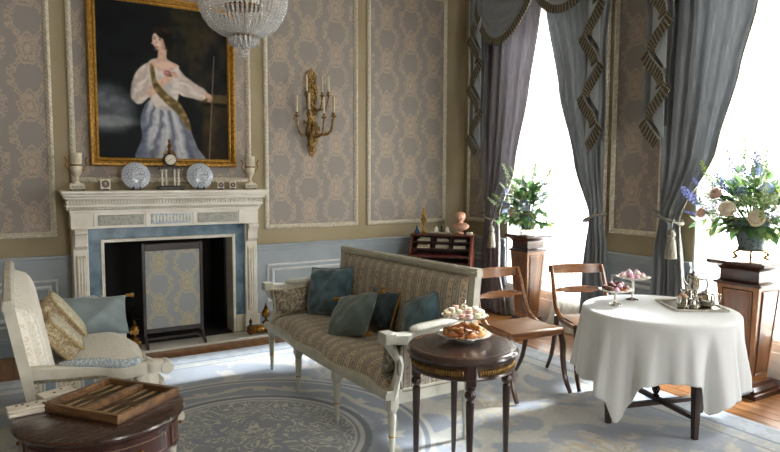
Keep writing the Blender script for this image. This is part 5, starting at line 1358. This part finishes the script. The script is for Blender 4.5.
# pastries: each one a thing
MACC=['d8b7bb','dcc9a8','c9d0ae','e3d9cb','c79a86']
MAC=[pm('macaron_%d'%i,c,c,.7,scale=60,bmp=.1) for i,c in enumerate(MACC)]; M_cream=pm('cream_filling','ece4d4','e0d6c2',.6,scale=40)
M_past=pm('baked_pastry','b9783f','8a4f24',.6,scale=35,bmp=.3); M_past2=pm('golden_pastry','cf9f63','a9713a',.6,scale=35,bmp=.3); M_jam=pm('red_jam','8e1f22','6d1418',.25,scale=20); M_sugarw=pm('icing_white','e9e4da','dcd4c8',.6,scale=40)
M_pinkm=pm('pink_meringue','ddb6c4','caa0b2',.7,scale=40,bmp=.2); M_choc=pm('chocolate_pastry','6a3a28','4e2a1d',.5,scale=30,bmp=.2)
def mk(pieces,nm):
    out=[]
    for n,mb,mt in pieces:
        me=mb.mesh(n); me.materials.append(mt); out.append((n,me))
    return out
SH=[(.002,.0),(.012,.001),(.0165,.004),(.0175,.007)]
def macaron_kit(mat): return mk([('shell',MB().lathe([(.001,0),(.013,.001),(.017,.005),(.0165,.009)],14),mat),('filling',MB().lathe([(.015,.0092),(.0155,.0105),(.015,.0128)],14),M_cream),('shell',MB().lathe([(.0165,.013),(.017,.017),(.013,.021),(.001,.0225)],14),mat)],'macaron')
def tart_kit(): return mk([('crust',MB().lathe([(.012,0),(.017,.002),(.022,.012),(.021,.013),(.017,.009)],14),M_past2),('jam',MB().lathe([(.001,.0095),(.0165,.0095),(.012,.0135),(.001,.0145)],12),M_jam)],'tart')
def bun_kit(m_=None):
    P=[(-.03,.006,.008),(-.016,-.004,.013),(0,-.006,.015),(.016,-.004,.013),(.03,.006,.008)]
    return mk([('bun',MB().tube(spline(P,4),[.004+.011*sin(pi*(i+.5)/17) for i in range(17)],8),m_ or M_past),('glaze',MB().tube([(-.008,-.006,.0265),(.008,-.006,.0265)],.0035,6),M_sugarw)],'bun')
def meringue_kit(m_): return mk([('swirl',MB().lathe([(.010,0),(.018,.003),(.019,.009),(.014,.013),(.015,.016),(.010,.021),(.006,.024),(.001,.032)],12),m_),('sprinkle',MB().ell((.003,0,.029),.003,6,4),M_jam)],'meringue')
KITS={'macaron':[macaron_kit(x) for x in MAC],'tart':[tart_kit()],'bun':[bun_kit(),bun_kit(M_past2)],'meringue':[meringue_kit(M_pinkm),meringue_kit(M_sugarw)],'choux':[bun_kit(M_choc)]}
def pastry(kind,var,p,rz,label,group,tilt=0,s=1.0):
    nm={'macaron':'macaron','tart':'jam_tart','bun':'glazed_bun','meringue':'meringue','choux':'chocolate_bun'}[kind]
    t=thing(nm,label,'pastry',p,rz,group); t.rotation_euler=(tilt,0,rz); t.scale=(s,)*3
    ks=KITS[kind]; 
    for n,me in ks[var%len(ks)]: obj(n,me,None,t)
# two-tier stand on the side table
TSX,TSY=1.912,2.425; z0=STZ
t=thing('tiered_stand','two-tier china pastry stand with silver rod on the dark side table','cake stand',(TSX,TSY,z0+.0005))
obj('lower_plate', MB().lathe([(.05,0),(.055,.004),(.05,.008),(.08,.012),(.135,.028),(.138,.031),(.08,.017),(.003,.014)],40), M_china, t)
obj('plate_edge', MB().tube([(.1365*cos(2*pi*i/40),.1365*sin(2*pi*i/40),.030) for i in range(40)],.0025,6,closed=True), M_silver, t)
obj('rod', MB().lathe([(.006,.014),(.005,.03),(.004,.10),(.006,.105),(.006,.118),(.004,.125),(.004,.155),(.008,.162),(.004,.168),(.007,.176),(.010,.184),(.006,.196),(.001,.20)],12), M_silver, t)
obj('upper_plate', MB().lathe([(.006,.106),(.06,.108),(.115,.122),(.118,.125),(.06,.1125),(.0065,.111)],40), M_china, t)
obj('plate_edge', MB().tube([(.1165*cos(2*pi*i/40),.1165*sin(2*pi*i/40),.1245) for i in range(40)],.0022,6,closed=True), M_silver, t)
rn=random.Random(8)
def ringput(cx,cy,z,layers,kinds,labels,group,zsl=None,s=1.0):
    hi_=not zsl; zsl=zsl or 0.0
    k=0
    for n,r,dz in layers:
        for i in range(n):
            a=2*pi*i/n+rn.uniform(-.12,.12)+dz*30; kd,vr=kinds[k%len(kinds)]; k+=1
            
            lyr='in the heap on top' if hi_ else ('at the rim' if r>.055 else 'near the middle')
            cn={'macaron':('pink','cream','pale green','white','tan'),'bun':('brown','golden'),'meringue':('pink','white'),'tart':('',),'choux':('',)}[kd]
            lb_=(cn[vr%len(cn)]+' '+labels[kd]+', '+lyr).strip()
            pastry(kd,vr,(cx+r*cos(a),cy+r*sin(a),z+dz+max(0,zsl*(r-.06))),a+rn.uniform(-.4,.4)+(pi/2 if kd in('bun','choux') else 0),lb_,group,rn.uniform(-.12,.12),s)
ringput(TSX,TSY,z0+.0185,[(11,.092,.0),(6,.048,.002)],[('bun',0),('bun',1),('bun',0),('tart',0)],{'bun':'glazed bun on the lower plate of the tiered stand','tart':'red jam tart on the lower plate of the tiered stand'},'pastries on the lower tier',.22,1.0)
ringput(TSX,TSY,z0+.0375,[(7,.070,.004)],[('bun',1),('bun',0),('tart',0)],{'bun':'glazed bun on the lower plate of the tiered stand','tart':'red jam tart on the lower plate of the tiered stand'},'pastries on the lower tier',0)
ringput(TSX,TSY,z0+.116,[(13,.088,.002),(8,.048,.0)],[('macaron',2),('macaron',1),('macaron',3),('macaron',4),('macaron',0)],{'macaron':'macaron on the upper plate of the tiered stand'},'macarons on the upper tier',.2)
ringput(TSX,TSY,z0+.140,[(7,.064,.0)],[('macaron',3),('macaron',2),('macaron',4)],{'macaron':'macaron on the upper plate of the tiered stand'},'macarons on the upper tier')
# footed comports on the tea table
def comport(label,x,y,h,R):
    t=thing('comport',label,'cake stand',(x,y,ZT+.0005))
    obj('foot', MB().lathe([(.03,0),(.04,.002),(.038,.006),(.012,.014),(.009,.02)],24), M_silver, t)
    obj('stem', MB().lathe([(.009,.0195),(.007,.03),(.012,h*.5),(.007,h*.7),(.012,h-.012),(.02,h-.006)],16), M_china, t)
    def f_(u,v):
        a=2*pi*u; r=R*v; return (r*cos(a)*(1+.03*cos(12*a)*v**4),r*sin(a)*(1+.03*cos(12*a)*v**4),h-.006+.022*v*v+.004*cos(12*a)*v**6)
    o=obj('dish', MB().grid(f_,72,9,True), M_china, t); so=o.modifiers.new('thickness','SOLIDIFY'); so.thickness=.003
comport('low white comport heaped with chocolate and pink pastries on the cloth',3.205,2.555,.085,.10)
comport('tall white comport heaped with pink meringues on the cloth',3.43,2.60,.14,.105)
LB={'choux':'chocolate bun on the low comport','tart':'jam tart on the low comport','meringue':'pink meringue on the low comport'}
ringput(3.205,2.555,.7055+.094,[(8,.062,.002),(4,.028,.0)],[('choux',0),('meringue',0),('tart',0),('choux',0)],{'choux':'chocolate bun on the low comport','tart':'jam tart on the low comport','meringue':'small meringue on the low comport'},'pastries on the low comport',.12)
ringput(3.205,2.555,.7055+.118,[(4,.034,.0)],[('choux',0),('meringue',0)],{'choux':'chocolate bun on the low comport','meringue':'small meringue on the low comport'},'pastries on the low comport')
ringput(3.43,2.60,.7055+.149,[(9,.066,.002),(5,.03,.0)],[('meringue',0),('meringue',1),('meringue',0)],{'meringue':'meringue on the tall comport'},'meringues on the tall comport',.12)
ringput(3.43,2.60,.7055+.172,[(4,.034,.0)],[('meringue',0),('meringue',1)],{'meringue':'meringue on the tall comport'},'meringues on the tall comport')

# ---------------------------------------------------------------- writing bureau in the corner
M_bur=wood('bureau_mahogany','3a1a10','6e3420',.3,'z',3,.4); M_burd=wood('bureau_inside','2a130c','47231a',.4,'x',3,.2)
M_leather=pm('red_leather','6e1f24','571519',.5,scale=40,bmp=.2)
BO=(4.12,5.60,0); BRZ=rad(-45)
t=thing('writing_bureau','open mahogany writing bureau with pigeonholes and red leather slope in the corner','bureau',(BO[0],BO[1],0),BRZ)
W2=.325
prof=[(0,.03),(0,.86),(-.20,.86),(-.235,.83),(-.40,.63),(-.42,.60),(-.42,.42),(-.40,.40),(-.40,.03)]
for s_ in (-1,1): obj('side_panel', MB().ext(prof,s_*W2-.011,s_*W2+.011,'x'), M_bur, t)
obj('back_panel', MB().box(-W2+.0115,W2-.0115,-.014,-.001,.03,.855), M_burd, t)
obj('top_board', MB().box(-W2-.02,W2+.02,-.215,.0,.861,.878,.004), M_bur, t)
for zz,d in ((.785,.20),(.715,.25)): obj('shelf', MB().box(-W2+.0115,W2-.0115,-d,-.015,zz,zz+.012), M_burd, t)
for xx in (-.1,.1):
    obj('divider', MB().box(xx-.005,xx+.005,-.19,-.015,.7975,.8605), M_burd, t); obj('divider', MB().box(xx-.005,xx+.005,-.19,-.015,.7275,.7845), M_burd, t)
obj('writing_surface', MB().box(-W2+.0115,W2-.0115,-.36,-.015,.645,.66), M_bur, t)
obj('leather_inset', MB().box(-W2+.04,W2-.04,-.352,-.255,.6602,.664,.001), M_leather, t)
for k,(z0_,z1_) in enumerate(((.43,.59),(.25,.42),(.06,.24))):
    d=obj('drawer', MB().box(-W2+.0125,W2-.0125,-.398,-.02,z0_,z1_,.004), M_bur, t)
    for xx in (-.15,.15): obj('drawer_pull', MB().ell((xx,-.405,(z0_+z1_)/2),(.02,.008,.012),10,6), M_brass, d)
for sx in (-1,1):
    for yy in (-.38,-.03): obj('foot', MB().box(sx*(W2-.03)-.03,sx*(W2-.03)+.03,yy-.02,yy+.02,.001,.03,.004), M_bur, t)
Rb=Matrix.Translation(BO)@Matrix.Rotation(BRZ,4,'Z')
def on(x,y,z): return tuple(Rb@Vector((x,y,z)))
# things inside and on top of it
M_paper=pm('letter_paper','d9d2c0','c8bfa8',.8,scale=20); M_bk=[pm('book_%d'%i,c,c,.6,scale=30) for i,c in enumerate(('5b2f22','8d6a48','3d4634','6f5a3a'))]
def book(label,p,rz,w_,d,h_,mt):
    b=thing('book',label,'book',on(*p),BRZ+rz,'books in the bureau')
    obj('cover', MB().box(-w_/2,w_/2,-d/2,d/2,0,.003).box(-w_/2,w_/2,-d/2,d/2,h_-.003,h_).box(-w_/2,-w_/2+.003,-d/2,d/2,.003,h_-.003), mt, b); obj('pages', MB().box(-w_/2+.0035,w_/2-.004,-d/2+.004,d/2-.004,.0032,h_-.0032), M_paper, b)
book('tan book lying on the lower left shelf of the bureau',(-.20,-.20,.7275),.1,.14,.10,.022,M_bk[1]); book('pale book on top of the tan book in the bureau',(-.195,-.20,.7498),-.1,.12,.09,.018,M_bk[3]); book('brown book lying flat on the upper left shelf of the bureau',(-.20,-.12,.7975),0,.15,.10,.025,M_bk[0])
def letters(label,p,rz,n,w_=.13,d=.08):
    b=thing('letter_stack',label,'letters',on(*p),BRZ+rz,'letters in the bureau')
    for i in range(n): obj('envelope', MB().box(-w_/2,w_/2,-d/2,d/2,i*.007,i*.007+.006,.001).xf(Matrix.Rotation(.12*sin(i*3),4,'Z')), M_paper, b)
letters('stack of letters on the middle upper shelf of the bureau',(0,-.11,.7975),.2,4); letters('stack of letters on the middle lower shelf of the bureau',(0,-.17,.7275),-.2,5); letters('stack of letters on the right upper shelf of the bureau',(.19,-.11,.7975),.1,3); letters('stack of letters on the right lower shelf of the bureau',(.19,-.18,.7275),.15,4); letters('loose letters fanned on the top left shelf above the brown book',(-.19,-.12,.823),.1,2)
TZ=.8785
l=thing('oil_lamp','slim gilt oil lamp at the left end of the bureau top','lamp',on(-.22,-.10,TZ))
obj('foot', MB().lathe([(.03,0),(.035,.006),(.015,.02),(.01,.04)],18), M_brasslt, l); obj('column', MB().lathe([(.010,.04),(.014,.06),(.009,.08),(.012,.11),(.02,.12)],16), M_brasslt, l)
obj('font', MB().lathe([(.02,.12),(.032,.14),(.034,.16),(.022,.178),(.012,.185)],18), M_brasslt, l); obj('chimney', MB().lathe([(.012,.185),(.02,.20),(.022,.22),(.014,.25),(.011,.28)],16), pm('amber_chimney','b98a35','8f6620',.2,.3,scale=20), l)
bt=thing('ink_bottle','small deep blue bottle beside the gilt lamp on the bureau','bottle',on(-.285,-.15,TZ))
M_blug=pm('cobalt_glass','1f4f7d','163a60',.12,scale=10); obj('body', MB().lathe([(.02,0),(.025,.004),(.025,.035),(.012,.045),(.009,.06),(.012,.064)],16), M_blug, bt); obj('stopper', MB().ell((0,0,.074),(.010,.010,.012),10,8), M_blug, bt)
ik=thing('inkstand','silver inkstand with two white lidded pots on the bureau top','inkstand',on(-.015,-.12,TZ),BRZ)
obj('tray', MB().box(-.11,.11,-.045,.045,.006,.016,.004).box(-.115,.115,-.05,-.045,.006,.026,.002).box(-.115,.115,.045,.05,.006,.026,.002), M_silver, ik)
for sx in (-1,1):
    for sy in (-1,1): obj('foot', MB().ell((sx*.095,sy*.035,.0035),(.009,.009,.0035),8,6), M_silver, ik)
for sx in (-1,1):
    p=obj('ink_pot', MB().lathe([(.022,.0165),(.026,.03),(.024,.05),(.02,.055)],16,(sx*.06,0,0)), M_china, ik); obj('pot_lid', MB().lathe([(.023,.0555),(.02,.066),(.008,.074),(.005,.082),(.001,.084)],16,(sx*.06,0,0)), M_china, p)
obj('pen_holder', MB().lathe([(.008,.0165),(.012,.03),(.007,.05),(.012,.07),(.014,.085)],12), M_dark, ik)
obj('quill', MB().tube([(0,0,.06),(.02,0,.12)],.002,5), M_dark, ik)
letters('folded pale letter lying at the right end of the bureau top',(.29,-.10,TZ),.0,3,.06,.09)
# terracotta bust
M_terra=pm('pale_terracotta','c79c86','b3866f',.6,scale=20)
bu=thing('bust','pale terracotta portrait bust at the right of the bureau top','bust',on(.19,-.11,TZ),BRZ+rad(-12))
obj('socle', MB().lathe([(.035,0),(.04,.005),(.04,.014),(.022,.024),(.02,.036),(.028,.044)],20), M_terra, bu)
def bustf(u,v):
    a=2*pi*u; z=v
    r=interp([(0,.028),(.06,.058),(.16,.075),(.28,.078),(.36,.055),(.41,.034),(.47,.031),(.52,.036),(.58,.047),(.68,.056),(.78,.058),(.88,.053),(.95,.036),(1,.002)],z)
    fx = 1.25 if z<.38 else .9; fy = .72 if z<.36 else 1.06
    x=r*cos(a)*fx; y=r*sin(a)*fy
    front=max(0,-sin(a))
    if .5<z<.95:
        k=front**10
        nose=math.exp(-((z-.665)/.04)**2)*.012*front**60; brow=math.exp(-((z-.735)/.02)**2)*.004*front**6
        eye=-.006*math.exp(-((z-.70)/.022)**2)*sum(math.exp(-((cos(a)-s*.34)/.13)**2) for s in (-1,1))*(front>0)
        mouth=-.003*math.exp(-((z-.60)/.008)**2)*front**16; lip=.004*math.exp(-((z-.612)/.012)**2)*front**20+.004*math.exp(-((z-.588)/.012)**2)*front**20; chin=.006*math.exp(-((z-.545)/.02)**2)*front**12
        ear=.008*math.exp(-((z-.69)/.04)**2)*math.exp(-((sin(a)-.1)/.14)**2)
        y-=nose+brow+eye+mouth+lip+chin; x+=ear*(1 if cos(a)>0 else -1)
        if z>.76 or sin(a)>.25: c=.003*sin(a*14)*sin(z*70); x+=c*cos(a); y+=c*sin(a)
    return (x,y,.044+.205*z)
obj('head_and_shoulders', MB().grid(bustf,64,70,True), M_terra, bu)
